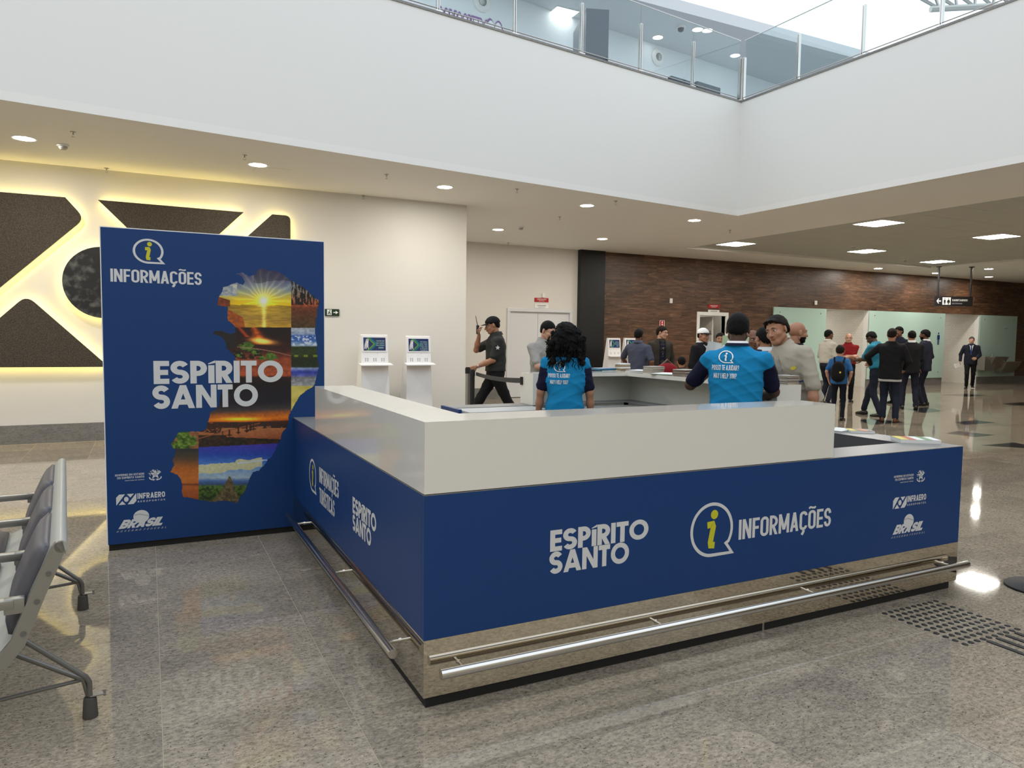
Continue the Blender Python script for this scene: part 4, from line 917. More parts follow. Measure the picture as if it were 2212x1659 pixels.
plate((1155, 643), (1185, 653), YR-.014, 'sign_red', 'red plate above the white double door', [('ACESSO RESTRITO', .18, .82, .52, .28), ('RESTRICTED AREA', .3, .7, .2, .16)])
plate((1155, 656.5), (1185, 666.5), YR-.014, 'sign_white', 'white plate under the red one above the double door', [('ACESSO RESTRITO', .2, .8, .52, .28), ('RESTRICTED AREA', .28, .72, .2, .15)], txtm='sign_dark')
plate((1530, 657.5), (1554.5, 666), YR-.03, 'sign_red', 'red plate above the staff doorway in the wooden wall', [('ACESSO RESTRITO', .18, .82, .5, .28), ('RESTRICTED AREA', .3, .7, .2, .16)])
plate((1530, 669), (1554, 678), YR-.03, 'sign_white', 'white plate under the red one above the staff doorway', [('SALA MULTIUSO', .2, .8, .5, .28), ('MULTIPURPOSE', .28, .72, .2, .15)], txtm='sign_dark')
def ext(sh, t, X, Y):
    sh.put('border', [[(X(a), Y(b)) for a, b in q] for q in ([(.0, .0), (1, .0), (1, .06), (0, .06)], [(0, .94), (1, .94), (1, 1), (0, 1)], [(0, 0), (.08, 0), (.08, 1), (0, 1)], [(.92, 0), (1, 0), (1, 1), (.92, 1)])], 'sign_white', t)
    sh.put('hydrant_symbol', [[(X(a), Y(b)) for a, b in q] for q in ([(.42, .55), (.62, .55), (.62, .82), (.42, .82)], [(.38, .2), (.66, .2), (.66, .4), (.38, .4)], [(.5, .38), (.54, .38), (.54, .56), (.5, .56)])], 'sign_white', t)
plate((1425, 692), (1435.5, 705), YR-.03, 'sign_red', 'small red fire equipment sign on the wooden wall', [], extra=ext)
for tl, br, l in (((1172, 633.5), (1177, 643), 'tiny white sensor box above the red door plate'), ((1447.5, 644.5), (1453, 655), 'small white wall box on the wooden wall left of the staff doorway'), ((1760.5, 649.5), (1765.5, 658.5), 'small white wall box above the frosted glass panel')):
    Yq = YR-.045; (xa, _, zt), (xb, _, zb) = aty(*tl, Yq), aty(*br, Yq); t = empty('wall_box', ((xa+xb)/2, Yq+.02, zb), l, 'box')
    MB().cbox((xa, Yq, zb), (xb, YR-.019 if xa > 10.4 else YR-.001, zt), .006).build('case', 'white_plastic', t)
    MB().cbox((xa+.02, Yq-.003, zb+.03), (xb-.02, Yq+.002, zt-.03), .002).build('cover', 'sign_white', t)
# warning poster inside the staff doorway
def warn(sh, t, X, Y):
    sh.put('header', [[(X(.04), Y(.72)), (X(.96), Y(.72)), (X(.96), Y(.95)), (X(.04), Y(.95))]], 'sign_dark', t)
    sh.put('header_oval', [[(X(.5+.4*math.cos(a)), Y(.835+.085*math.sin(a))) for a in [k*math.pi/10 for k in range(20)]]], 'sign_red', t, .0018)
    P, w = text_polys('PERIGO', .6, .17, .14); sh.put('lettering', fit(P, w, X(.22), Y(.80), X(.78), Y(.87)-Y(.80)), 'sign_white', t, .0030)
    sh.put('triangle', [[(X(.2), Y(.1)), (X(.8), Y(.1)), (X(.5), Y(.62))]], mat('warn_yellow', (.6, .45, .01), .4), t, .0018)
    sh.put('triangle_mark', [[(X(.47), Y(.25)), (X(.53), Y(.25)), (X(.54), Y(.45)), (X(.46), Y(.45))], [(X(.47), Y(.16)), (X(.53), Y(.16)), (X(.53), Y(.21)), (X(.47), Y(.21))]], 'sign_dark', t, .0032)
plate((1516, 706), (1541, 742), YR+1.17, 'sign_white', 'warning poster with yellow triangle inside the staff doorway', [], extra=warn, name='warning_sign')
# hanging restroom sign
hp = atd(2061, 650, 21.5); q0, q1 = atd(2021, 640, 21.2), atd(2101, 660, 21.2)
hz0, hz1 = atd(2061, 661.5, 21.2)[2], atd(2061, 640.5, 21.2)[2]
d = np.array([CR[0], CR[1], 0]); d /= np.linalg.norm(d); nrm = np.array([-FWD[0], -FWD[1], 0]); c = (q0+q1)/2; c[2] = 0; hw = abs((q1-q0)@d)/2
t = empty('hanging_sign', (c[0], c[1], hz0), 'dark hanging sign with arrow and restroom symbols on two rods', 'sign')
pr = [c-d*hw, c+d*hw, c+d*hw-nrm*.06, c-d*hw-nrm*.06]
MB().prism([(p[0], p[1]) for p in pr], hz0, hz1).build('panel', 'sign_dark', t)
for s_ in (-.86*hw, hw*.97-.05):
    p = c+d*s_-nrm*.03; MB().tube([(p[0], p[1], hz1), (p[0], p[1], CH)], .028, 8).build('rod', 'black_panel', t)
    MB().cyl((p[0], p[1]), .07, CH-.02, CH, 14).build('ceiling_rose', 'black_panel', t)
sh = Sheet((c-d*hw)+np.array([0, 0, hz0]), d*2*hw, (0, 0, hz1-hz0), nrm)
sh.put('pictogram_panel', [[(.19, .14), (.41, .14), (.41, .90), (.19, .90)]], 'sign_white', t)
for x, wd in ((.25, 0), (.35, .02)):
    sh.put('person_symbol', [[(x+.012*math.cos(a), .77+.055*math.sin(a)) for a in [k*math.pi/6 for k in range(12)]], [(x-.022, .66), (x+.022, .66), (x+.026+wd, .36), (x-.026-wd, .36)], [(x-.016, .38), (x-.002, .38), (x-.002, .18), (x-.016, .18)], [(x+.002, .38), (x+.016, .38), (x+.016, .18), (x+.002, .18)]], 'sign_dark', t, .002)
sh.put('arrow', [[(.06, .46), (.15, .46), (.15, .58), (.06, .58)]]+[[(.03, .52), (.085, .80), (.10, .74), (.055, .52)], [(.03, .52), (.055, .52), (.10, .30), (.085, .24)]], 'sign_white', t)
P, w = text_polys('SANITARIOS', .55, .16, .1); sh.put('lettering', fit(P, w, .45, .52, .86, .20), 'sign_white', t)
P, w = text_polys('RESTROOMS', .55, .13, .12); sh.put('lettering', fit(P, w, .45, .22, .72, .11), 'print_grey', t)
# purple shop sign on the gallery wall
fc = -up; qs = atpl(945, 25, UW+fc*.02, up); qe = atpl(1078, 60, UW+fc*.02, up); du = np.array([PD[0], PD[1], 0])
zl = atpl(960, 15, UW+fc*.02, up)[2]; wd = (qe-qs)@du; hh = .78
mat('shop_purple', (.20, .07, .30), .4); mat('shop_white', (.85, .87, .9), .4)
t = empty('shop_sign', (qs[0], qs[1], zl-hh), 'white shop lettering outlined in purple behind the first balustrade pane', 'sign')
sh = Sheet(qs*np.array([1, 1, 0]), du, (0, 0, 1), fc)
P, w = text_polys('COMOQUERO', .6, .20, .03); zb = zl-hh
for m_, tk, o_ in (('shop_purple', 0, .004), ('shop_white', 1, .012)):
    P, w = text_polys('COMOQUERO', .62, .27 if not tk else .17, .0 if not tk else .1)
    k0 = 0 if not tk else .02
    sh.put('letters' if tk else 'letter_outline', fit(P, w, k0, zb+(.05 if tk else 0), wd*.83-k0, hh-(.1 if tk else 0)), m_, t, o_)
hx = wd*.92; heart = [(hx+.22*16*math.sin(a)**3/16, zb+.5+.028*(13*math.cos(a)-5*math.cos(2*a)-2*math.cos(3*a)-math.cos(4*a))) for a in [k*math.pi/16 for k in range(32)]]
sh.put('heart_outline', [heart], 'shop_purple', t, .004); sh.put('heart', [[(hx+(x-hx)*.86, zb+.5+(z-zb-.5)*.86) for x, z in heart]], 'shop_white', t, .012)

# ================================================================ FLOOR FITTINGS
mat('rubber_black', (.009, .009, .009), .55)
t = empty('tactile_paving', (3.8, 2.34, 0), 'square of one hundred black tactile studs beside the desk', 'tactile paving')
s0 = None; S_ = 1.5/1.45
for i in range(10):
    for j in range(10):
        x, y = 3.475*S_+i*.0478*S_, 2.056*S_+j*.0472*S_
        if s0 is None:
            s0 = MB().lathe((0, 0, 0), [(.0150, 0), (.0138, .003), (.010, .0045), (.001, .0048)], 14).build('stud', 'rubber_black', t, smooth=True, local=True); s = s0
        else: s = s0.copy(); COL.objects.link(s)
        s.location = (x-3.8, y-2.34, 0)
t = empty('guiding_strips', (3.78, 1.7, 0), 'parallel black guiding bars on the floor beyond the tactile studs', 'tactile paving')
for k in range(4):
    x = (3.615+.077*k)*S_; b = MB(); y1, y0 = 2.023*S_, 1.0
    b.prism([(x-.014, y0), (x+.014, y0)]+[(x+.014*math.cos(a), y1+.014*math.sin(a)) for a in [j*math.pi/8 for j in range(9)]], .0002, .0046); b.build('bar', 'rubber_black', t)
def stanchion(x, y, h, lab, r=.175, m='rubber_black', base=True):
    t = empty('barrier_post', (x, y, 0), lab, 'barrier post')
    MB().lathe((x, y, 0), [(r, 0), (r, .012), (r*.9, .022), (r*.3, .034), (.04, .04)], 32).build('base', 'rubber_black', t, smooth=True)
    MB().cyl((x, y), .032, .035, h-.07, 16).build('pole', m, t, smooth=True)
    MB().cyl((x, y), .036, h-.075, h, 16).cyl((x, y), .028, h, h+.012, 16).build('belt_head', 'rubber_black', t, smooth=True)
    MB().cbox((x-.016, y-.045, h-.065), (x+.016, y-.02, h-.012), .003).build('belt_clip', 'rubber_black', t)
    return t
e = atz(2178, 1266, .01)
stanchion(e[0]+.155, e[1]-.085, .98, 'black barrier post whose round base shows at the right edge')
g1, g2 = atd(1020.5, 800, 9.6), atd(1010.5, 795, 9.95)
stanchion(g1[0], g1[1], g1[2], 'black barrier post in front of the walking guard')
stanchion(g2[0], g2[1], g2[2], 'silver barrier post just behind the black one', m='brushed_steel')
b0 = np.array([g1[0]+.04, g1[1]-.03, g1[2]-.045]); b1 = np.array([XL-.003, Y1d-.02, 1.03]); b1 = np.array([3.10, Y1d-.03, aty(1125, 822, Y1d-.03)[2]])
dd = b1-b0; L = np.linalg.norm(dd); nn = np.array([dd[1], -dd[0], 0]); nn /= np.linalg.norm(nn)
bt = MB(); k = 12
bt.loft([[b0+dd*s+np.array([0, 0, -.05*4*s*(1-s)*.4])+np.array([0, 0, z])+nn*w_ for z, w_ in ((-.024, .001), (.024, .001), (.024, -.001), (-.024, -.001))] for s in [i/k for i in range(k+1)]])
t = bt.build('barrier_belt', 'rubber_black', label='black barrier belt stretched from the post to the white ledge', cat='belt')
b = MB().cbox((XL-.014, Y1d-.05, b1[2]-.04), (XL-.001, Y1d-.012, b1[2]+.035), .003).build('belt_socket', 'rubber_black', t)

# ================================================================ KIOSKS
mat('kiosk_white', (.78, .78, .79), .35); mat('screen_navy', (.006, .010, .035), .12, emit=(.012, .02, .07), es=1.0); mat('screen_teal', (.008, .09, .11), .2, emit=(.008, .07, .085), es=.6); mat('screen_green', (.06, .14, .03), .2, emit=(.07, .16, .03), es=.5)
mat('screen_text', (.16, .26, .22), .2, emit=(.25, .4, .35), es=.6); mat('kiosk_mark', (.35, .35, .36), .5)
def kiosk(x0, x1, y, lab, words, mm, lean=.09, teal=True, zt=1.475):
    """upright totem whose front slopes back; small screen, shelf, printed icons"""
    xc = (x0+x1)/2; w = (x1-x0)/2; zs = 1.045
    t = empty('kiosk', (xc, y+.2, 0), lab, 'kiosk', 'white self service kiosks')
    prof = [(y, 0), (y+.05, zs), (y+.09, zt), (y+.14, zt+.01), (y+.42, .02), (y+.42, 0)]
    b = MB(); s0, s1 = 1.10, 1.0
    V = []
    for sx in (-1, 1):
        for yy, zz in prof: V.append((xc+sx*w*(1.12-.12*min(1, zz/zs)), yy, zz))
    n = len(prof); b.add(V, [tuple(range(n)), tuple(range(n, 2*n))[::-1]]+[(i, n+i, n+(i+1) % n, (i+1) % n) for i in range(n)])
    b.build('body', 'kiosk_white', t)
    V = MB(); V.prism([(y-.10, zs-.012), (y+.05, zs+.012), (y+.05, zs-.008), (y-.10, zs-.026)], xc-w*1.22, xc+w*1.16, 'x').build('shelf', 'kiosk_white', t)
    ev = np.array([0, .04, zt-zs]); ev /= np.linalg.norm(ev); en = np.array([0, -ev[2], ev[1]])
    org = np.array([xc-w, y+.05, zs]); sh = Sheet(org, (2*w, 0, 0), ev*(zt-zs), en)
    bz = MB(); A = [sh.pt(u, v, o) for u, v, o in ((.05, .42, .001), (.95, .42, .001), (.95, .96, .001), (.05, .96, .001))]
    bb = [sh.pt(u, v, o) for u, v, o in ((.05, .42, .008), (.95, .42, .008), (.95, .96, .008), (.05, .96, .008))]
    bz.add(A+bb, [(3, 2, 1, 0), (4, 5, 6, 7), (0, 1, 5, 4), (1, 2, 6, 5), (2, 3, 7, 6), (3, 0, 4, 7)]).build('screen_frame', 'kiosk_white', t)
    scr = sh.put('screen', [[(.09, .46), (.91, .46), (.91, .92), (.09, .92)]], 'screen_navy', t, .009)
    ch = lambda a, b_, m_, o_: sh.put('screen_arrow', [[(a, .92), (b_, .92), (b_+.25, .69), (b_, .46), (a, .46), (a+.25, .69)]], m_, scr, o_)
    ch(.20, .27, 'screen_green', .010); ch(.27, .36, 'screen_teal', .0105)
    rg = random.Random(4)
    sh.put('screen_scribble', sum([stroke_polys([(.12+.02*k+rg.uniform(0, .03), .50+rg.uniform(0, .08)), (.14+.02*k, .62+rg.uniform(0, .1)), (.18+.015*k, .78+rg.uniform(0, .1))], .014) for k in range(7)], []), 'sign_white', scr, .011)
    for k, tx in enumerate(words):
        P, wt = text_polys(tx, .6, .16, .12); big = (k == len(words)-1 and len(words) == 4)
        sh.put('screen_words', fit(P, wt, .56 if not big else .64, .78-.075*k-(.02 if big else 0), .86 if not big else .82, .04 if not big else .06), 'screen_text', scr, .011)
    for u in (.16, .24, .46, .54, .76, .84):
        sh.put('icon', [[(u-.018, .08), (u+.018, .08), (u+.018, .13), (u-.018, .13)], [(u-.016, .14), (u+.016, .14), (u+.02, .20), (u-.02, .20)]], 'kiosk_mark', t, .0015)
    sh.put('lens', [[(.6+.01*math.cos(a), .36+.02*math.sin(a)) for a in [k*math.pi/4 for k in range(8)]]], 'kiosk_mark', t, .0015)
    return t
W1 = ['CADASTRE AQUI', 'PARA CLIENTES', 'SUA OPINIAO', 'AQUI']; W2 = ['VITORIA', 'TEM TUDO', 'PARA SER', 'A MELHOR', 'TAMBEM']
ky = YL-.52
ka, kb = aty(778, 760, ky+.08)[0], aty(839, 760, ky+.08)[0]; kiosk(ka+.01, kb-.01, ky, 'left of the two white kiosks before the pale wall', W1, None, zt=aty(808, 724, ky+.1)[2])
ka, kb = aty(876, 760, ky+.08)[0], aty(931, 760, ky+.08)[0]; kiosk(ka+.01, kb-.01, ky, 'right of the two white kiosks before the pale wall', W2, None, zt=aty(902, 727, ky+.1)[2])
ky = YR-1.0
ka, kb = aty(1317, 760, ky)[0], aty(1344, 760, ky)[0]; kiosk(ka, kb, ky, 'white kiosk beside the black column', W1, None, zt=aty(1330, 731, ky)[2])
ka, kb = aty(1353.5, 760, ky)[0], aty(1381, 760, ky)[0]; kiosk(ka, kb, ky, 'white kiosk half hidden by the man in the slate shirt', W2, None, zt=aty(1360, 731, ky)[2])

# ================================================================ WAITING BENCH (own axes: l along it, b towards its back, z up)
mat('seat_alloy', (.34, .335, .31), .38, .85); mat('seat_shell', (.42, .42, .38), .42, .3); mat('pad_vinyl', (.075, .072, .085), .42, bump=(30, .15, .004)); mat('leg_grey', (.17, .165, .155), .42, .5); mat('foot_rubber', (.075, .07, .062), .6)
n0, n1 = np.array([-.288, 2.912, 0]), np.array([-.456, 4.816, 0]); eL = (n1-n0)/np.linalg.norm(n1-n0); eB = np.array([eL[1], -eL[0], 0])
bmx = Matrix(((eL[0], eB[0], 0, n0[0]), (eL[1], eB[1], 0, n0[1]), (0, 0, 1, 0), (0, 0, 0, 1)))
bench = empty('airport_bench', label='row of three airport seats with dark vinyl pads and grey frame', cat='bench', mtx=bmx)
Lb, sw = 1.90, .62
prof = [(.010, .768), (-.012, .764), (-.030, .742), (-.052, .685), (-.087, .604), (-.121, .516), (-.150, .440), (-.185, .398), (-.24, .375), (-.34, .372), (-.44, .385), (-.54, .398), (-.565, .392)]
def ribbon(P, l0, l1, th, side=1):
    """a bent sheet following a side profile (b,z)"""
    P = [np.array(p) for p in P]; out = []
    for i, p in enumerate(P):
        a = P[min(i+1, len(P)-1)]-P[max(i-1, 0)]; a /= np.linalg.norm(a); out.append(p+np.array([-a[1], a[0]])*th*side)
    poly = [tuple(p) for p in P]+[tuple(p) for p in out[::-1]]
    b = MB(); n = len(P); V = [(l0, *p) for p in P]+[(l0, *p) for p in out]+[(l1, *p) for p in P]+[(l1, *p) for p in out]
    F = []
    for i in range(n-1): F += [(i, i+1, 2*n+i+1, 2*n+i), (n+i, 3*n+i, 3*n+i+1, n+i+1), (i, n+i, n+i+1, i+1), (2*n+i, 2*n+i+1, 3*n+i+1, 3*n+i)]
    F += [(0, 2*n, 3*n, n), (n-1, 2*n-1, 4*n-1, 3*n-1)]
    return b.add(V, F)
ribbon(prof, .012, Lb-.012, .008, 1).build('seat_shell', 'seat_shell', bench, smooth=True, local=True)
MB().loft([[(l, .004+.020*math.cos(a), .750+.022*math.sin(a)) for a in [j*math.pi/8 for j in range(16)]] for l in (.0, Lb)]).build('top_rail', 'seat_shell', bench, smooth=True, local=True)
for k in range(4):      # frames between and at the ends of the seats
    l = [0, sw+.01, 2*sw+.02, Lb][k]; l0 = l-.018 if k else l; l1 = l0+.03
    fr = [(.012, .778), (.022, .75), (.016, .73)]+[(b_+.035, z_-.03) for b_, z_ in prof[3:-1]]+[(-.565, .372)]
    if k in (0, 3): ribbon([(p[0], p[1]) for p in prof], l0, l1, .046, 1).build('side_frame', 'seat_alloy', bench, smooth=True, local=True)
    a = MB(); za = .585
    a.cbox((l0-.004, -.56, za-.030), (l1+.014, -.135, za+.002), .007); a.cbox((l0, -.165, za-.05), (l1+.008, -.105, za+.004), .006)
    a.build('armrest', 'seat_alloy', bench, smooth=True, local=True)
    MB().tube([(l0+.015, -.54, za-.02), (l0+.015, -.55, .40)], .012, 10).build('armrest_post', 'seat_alloy', bench, smooth=True, local=True)
    if k in (0, 3):
        bo = MB()
        for b_, z_ in ((-.052, .672), (-.088, .580), (-.130, .475)):
            bo.tube([(l0-.004, b_+.018, z_-.012), (l0+.004, b_+.018, z_-.012)], .009, 12)
        bo.build('bolt', 'leg_grey', bench, smooth=True, local=True, kind='stuff')
def pad(P, l0, l1, th):
    P = [np.array(p) for p in P]; R = []
    m = 10
    for j in range(m+1):
        s = j/m; l = l0+(l1-l0)*s; e = (1-abs(2*s-1)**6)
        ring = []
        for i, p in enumerate(P):
            a = P[min(i+1, len(P)-1)]-P[max(i-1, 0)]; a = a/np.linalg.norm(a); t_ = i/(len(P)-1); q = 1-abs(2*t_-1)**6
            ring.append((l, *(p-np.array([-a[1], a[0]])*(-.010+0*q))))
        for i, p in reversed(list(enumerate(P))):
            a = P[min(i+1, len(P)-1)]-P[max(i-1, 0)]; a = a/np.linalg.norm(a); t_ = i/(len(P)-1); q = 1-abs(2*t_-1)**6
            ring.append((l, *(p-np.array([-a[1], a[0]])*(.012+th*max(.0, e*q)**.5))))
        R.append(ring)
    return MB().loft(R)
def resample(P, n):
    P = np.array(P); d = np.r_[0, np.cumsum(np.linalg.norm(np.diff(P, axis=0), axis=1))]; s = np.linspace(0, d[-1], n); return [np.array([np.interp(v, d, P[:, 0]), np.interp(v, d, P[:, 1])]) for v in s]
bp = resample([(-.030, .742), (-.052, .685), (-.087, .604), (-.121, .516), (-.146, .450)], 14); sp = resample([(-.25, .376), (-.34, .372), (-.44, .385), (-.53, .397)], 12)
for k in range(3):
    l0, l1 = .05+k*(sw+.012), .05+k*(sw+.012)+.55
    pad(bp, l0, l1, .030).build('back_pad', 'pad_vinyl', bench, smooth='all', local=True)
    pad(sp, l0, l1, .030).build('seat_pad', 'pad_vinyl', bench, smooth='all', local=True)
for l in (.25, 1.53):
    mainb = MB().cbox((l-.02, -.40, .325), (l+.02, -.12, .365), .006).build('beam_bracket', 'leg_grey', bench, local=True)
    for sgn, tipb in ((1, .083), (-1, -.62)):
        bend = (l, tipb-.012*sgn, .165); dn = (l, tipb, .085)
        st1 = (l, -.125 if sgn > 0 else -.39, .352); st2 = (l+.07, -.19 if sgn > 0 else -.34, .300)
        q = MB(); q.tube([st1, (l, tipb-.03*sgn, .180), bend, (l, tipb, .14), dn], .0095, 10); q.tube([st2, (l+.03, tipb-.06*sgn, .170), (l+.012, tipb-.02*sgn, .150), (l+.012, tipb-.006*sgn, .085)], .0095, 10)
        lg = q.build('leg', 'leg_grey', bench, smooth=True, local=True)
        MB().lathe((l+.004, tipb, 0), [(.0265, 0), (.0275, .006), (.024, .062), (.022, .078), (.010, .082)], 18).build('rubber_foot', 'foot_rubber', lg, smooth=True, local=True)
        MB().cbox((l-.012, min(tipb, tipb+.055*sgn), .083), (l+.016, max(tipb, tipb+.055*sgn), .088), .001).tube([(l, tipb+.050*sgn, .075), (l, tipb+.050*sgn, .1)], .005, 8).build('foot_clamp', 'seat_alloy', lg, local=True)
    MB().tube([(l+.02, .075, .148), (l+.02, -.27, .130), (l+.02, -.60, .148)], .0075, 10).build('tie_rod', 'leg_grey', bench, smooth=True, local=True)

# ================================================================ DRINKING FOUNTAIN
t = None; fy = YR-.053
(xa, _, zt), (xb, _, zb) = aty(2128, 770, fy-.3), aty(2198, 806, fy-.3)
t = empty('drinking_fountain', ((xa+xb)/2, fy-.2, zb), 'grey steel two level drinking fountain on the frosted glass', 'drinking fountain')
wq = (xb-xa)
MB().cbox((xa, fy-.30, zb+.12), (xa+wq*.30, fy-.001, zt), .01).build('cooler_body', 'brushed_steel', t)
for s0_, s1_, dz, nm in ((.16, .58, 0, 'upper'), (.52, .98, -.17, 'lower')):
    x0_, x1_ = xa+wq*s0_, xa+wq*s1_
    MB().add([(x0_, fy, zt-.03+dz), (x1_, fy, zt-.03+dz), (x1_, fy-.45, zt-.03+dz), (x0_, fy-.45, zt-.03+dz), (x0_+.08, fy, zt-.42+dz), (x1_-.08, fy, zt-.42+dz), (x1_-.1, fy-.22, zt-.42+dz), (x0_+.1, fy-.22, zt-.42+dz), ],
             [(3, 2, 1, 0), (4, 5, 6, 7), (0, 1, 5, 4), (1, 2, 6, 5), (2, 3, 7, 6), (3, 0, 4, 7)]).build('basin', 'brushed_steel', t)
    MB().cbox((x0_+.02, fy-.46, zt-.03+dz), (x1_-.02, fy-.01, zt-.005+dz), .008).build('basin_rim', 'steel', t)
    MB().tube([((x0_+x1_)/2, fy-.12, zt-.01+dz), ((x0_+x1_)/2, fy-.12, zt+.07+dz), ((x0_+x1_)/2, fy-.17, zt+.09+dz)], .012, 8).build('spout', 'steel', t, smooth=True)
MB().cbox((27.7, YR-.055, 1.95), (27.86, YR-.0502, 1.99), .001).build('wall_mark', 'kiosk_mark', label='small grey sticker on the far frosted glass panel', cat='sticker')

# ================================================================ PRINTED MATTER ON THE DESK
def pile(p, w, d, h, rot, lab, mats, n, grp='brochure piles on the white ledges', tie=None, z=ZW):
    c_, s_ = math.cos(rot), math.sin(rot); t = empty('brochure_pile', (p[0], p[1], z), lab, 'brochure', grp)
    for k in range(n):
        jx, jy, jr = random.uniform(-.004, .004), random.uniform(-.004, .004), rot+random.uniform(-.04, .04); c_, s_ = math.cos(jr), math.sin(jr)
        pts = [(p[0]+jx+a*c_-b*s_, p[1]+jy+a*s_+b*c_) for a, b in ((-w/2, -d/2), (w/2, -d/2), (w/2, d/2), (-w/2, d/2))]
        MB().prism(pts, z+.0003+h*k/n, z+h*(k+1)/n-.0004).build('booklet', mats[k % len(mats)], t)
    return t
mat('paper_white', (.72, .72, .70), .6); mat('paper_cream', (.62, .60, .42), .6); mat('card_tan', (.30, .23, .15), .6); mat('card_brown', (.14, .09, .06), .6); mat('card_grey', (.36, .34, .31), .6)
mat('folder_blue', (.02, .10, .26), .35); mat('cover_red', (.40, .08, .03), .4); mat('cover_yellow', (.60, .50, .06), .4); mat('cover_green', (.10, .24, .10), .4); mat('cover_teal', (.06, .25, .30), .4); mat('cover_dark', (.02, .018, .016), .4)
def onz(x, y, z=ZW): return atz(x, y, z)
pile(onz(1308, 799.5), .30, .20, .022, .1, 'blue glossy folders on the far ledge behind the curly haired woman', ['folder_blue', 'cover_teal'], 3)
pile(onz(1345, 800.5), .125, .09, .075, .05, 'white edged block of tan cards on the corner of the far ledge', ['card_tan', 'card_tan', 'paper_white'], 6)
pile(onz(1384, 801.5), .26, .20, .010, .4, 'loose open leaflets beside the block of tan cards', ['paper_white', 'cover_dark', 'paper_white'], 3)
pile(onz(1412, 805.5), .17, .12, .065, .2, 'thick grey pile of booklets in the middle of the far ledge', ['card_grey', 'card_tan', 'card_grey'], 9)
pile(onz(1442, 809), .30, .21, .012, .5, 'white sheets lying between the two grey booklet piles', ['paper_white', 'cover_green', 'paper_white'], 4)
pile(onz(1478, 812), .17, .13, .060, .3, 'brown pile of booklets left of the man in the blue shirt', ['card_brown', 'card_grey', 'card_brown'], 8)
pile(onz(1672, 824), .22, .16, .010, .9, 'loose white leaflets in front of the man in the beige shirt', ['paper_white', 'paper_cream', 'paper_white'], 3)
pile(onz(1699, 828.5), .12, .13, .065, .05, 'neat block of striped cards on the end of the right ledge', ['card_tan', 'card_grey', 'card_brown', 'card_grey'], 10)
pile(atz(1812, 930.5, ZT), .20, .12, .012, .3, 'white leaflets nearest the white ledge on the low worktop', ['paper_white', 'card_grey', 'paper_white'], 3, 'brochures on the low grey worktop', z=ZT)
def magazine(p, q, w, lab, cols, th=.014, z=ZT):
    p, q = np.array(p), np.array(q); d_ = q-p; d_[2] = 0; Lm = np.linalg.norm(d_); d_ /= Lm; n_ = np.array([-d_[1], d_[0], 0]); t = empty('magazine', ((p+q)[0]/2, (p+q)[1]/2, z), lab, 'brochure', 'brochures on the low grey worktop')
    a, b_ = p+n_*0, q; MB().prism([tuple((p)[:2]), tuple((q)[:2]), tuple((q+n_*w)[:2]), tuple((p+n_*w)[:2])], z+.0003, z+th).build('pages', 'paper_white', t)
    k = len(cols)
    for i, m_ in enumerate(cols):
        a, b_ = p+d_*Lm*i/k, p+d_*Lm*(i+1)/k
        MB().prism([tuple(a[:2]), tuple(b_[:2]), tuple((b_+n_*w)[:2]), tuple((a+n_*w)[:2])], z+th, z+th+.0012).build('cover', m_, t)
magazine(atz(1838, 935, ZT), atz(1890, 936.5, ZT), .13, 'glossy magazine with yellow and dark cover beside the black shelf', ['cover_yellow', 'card_tan', 'cover_red', 'cover_dark'])
magazine(atz(1946, 957, ZT), atz(2033, 959.5, ZT), .16, 'colourful magazines on the outer corner of the worktop', ['cover_yellow', 'cover_red', 'paper_white', 'cover_green', 'paper_white'], .022)
# ================================================================ PEOPLE: smooth distance fields meshed by surface nets
def surface_net(fn, lo, hi, h):
    lo = np.array(lo, float); n = np.ceil((np.array(hi)-lo)/h).astype(int)+1
    ax = [lo[i]+h*np.arange(n[i]) for i in range(3)]
    X, Y, Z = np.meshgrid(*ax, indexing='ij'); P = np.stack([X, Y, Z], -1)
    D = fn(P); S = D < 0
    acc = np.zeros(tuple(n-1)+(3,)); cnt = np.zeros(tuple(n-1))
    corner = [(i, j, k) for i in (0, 1) for j in (0, 1) for k in (0, 1)]
    sl = lambda c: tuple(slice(c[a], n[a]-1+c[a]) for a in range(3))
    for a in range(3):
        for c in corner:
            if c[a]: continue
            e = list(c); e[a] = 1; d0, d1 = D[sl(c)], D[sl(e)]; m = (d0 < 0) != (d1 < 0)
            t = np.where(m, d0/np.where(m, d0-d1, 1), 0)
            for b in range(3): acc[..., b] += np.where(m, (c[b]+(t if b == a else 0)), 0)
            cnt += m
    act = cnt > 0; ids = np.full(act.shape, -1); ids[act] = np.arange(act.sum())
    cell = np.argwhere(act); V = lo+(cell+acc[act]/cnt[act][:, None])*h
    F = []
    for a in range(3):
        b, c = (a+1) % 3, (a+2) % 3
        d0 = D[tuple(slice(0, n[q]-1) if q == a else slice(1, n[q]-1) for q in range(3))]; d1 = D[tuple(slice(1, n[q]) if q == a else slice(1, n[q]-1) for q in range(3))]
        for s, m in ((0, (d0 < 0) & (d1 >= 0)), (1, (d0 >= 0) & (d1 < 0))):
            w = np.argwhere(m)
            if not len(w): continue
            w = w.copy(); w[:, b] += 1; w[:, c] += 1
            def g(db, dc): q = w.copy(); q[:, b] -= db; q[:, c] -= dc; return ids[q[:, 0], q[:, 1], q[:, 2]]
            f = np.stack([g(1, 1), g(0, 1), g(0, 0), g(1, 0)], 1)
            F.append(f if s == 0 else f[:, ::-1])
    F = np.concatenate(F) if F else np.zeros((0, 4), int)
    return V, F[(F >= 0).all(1)]
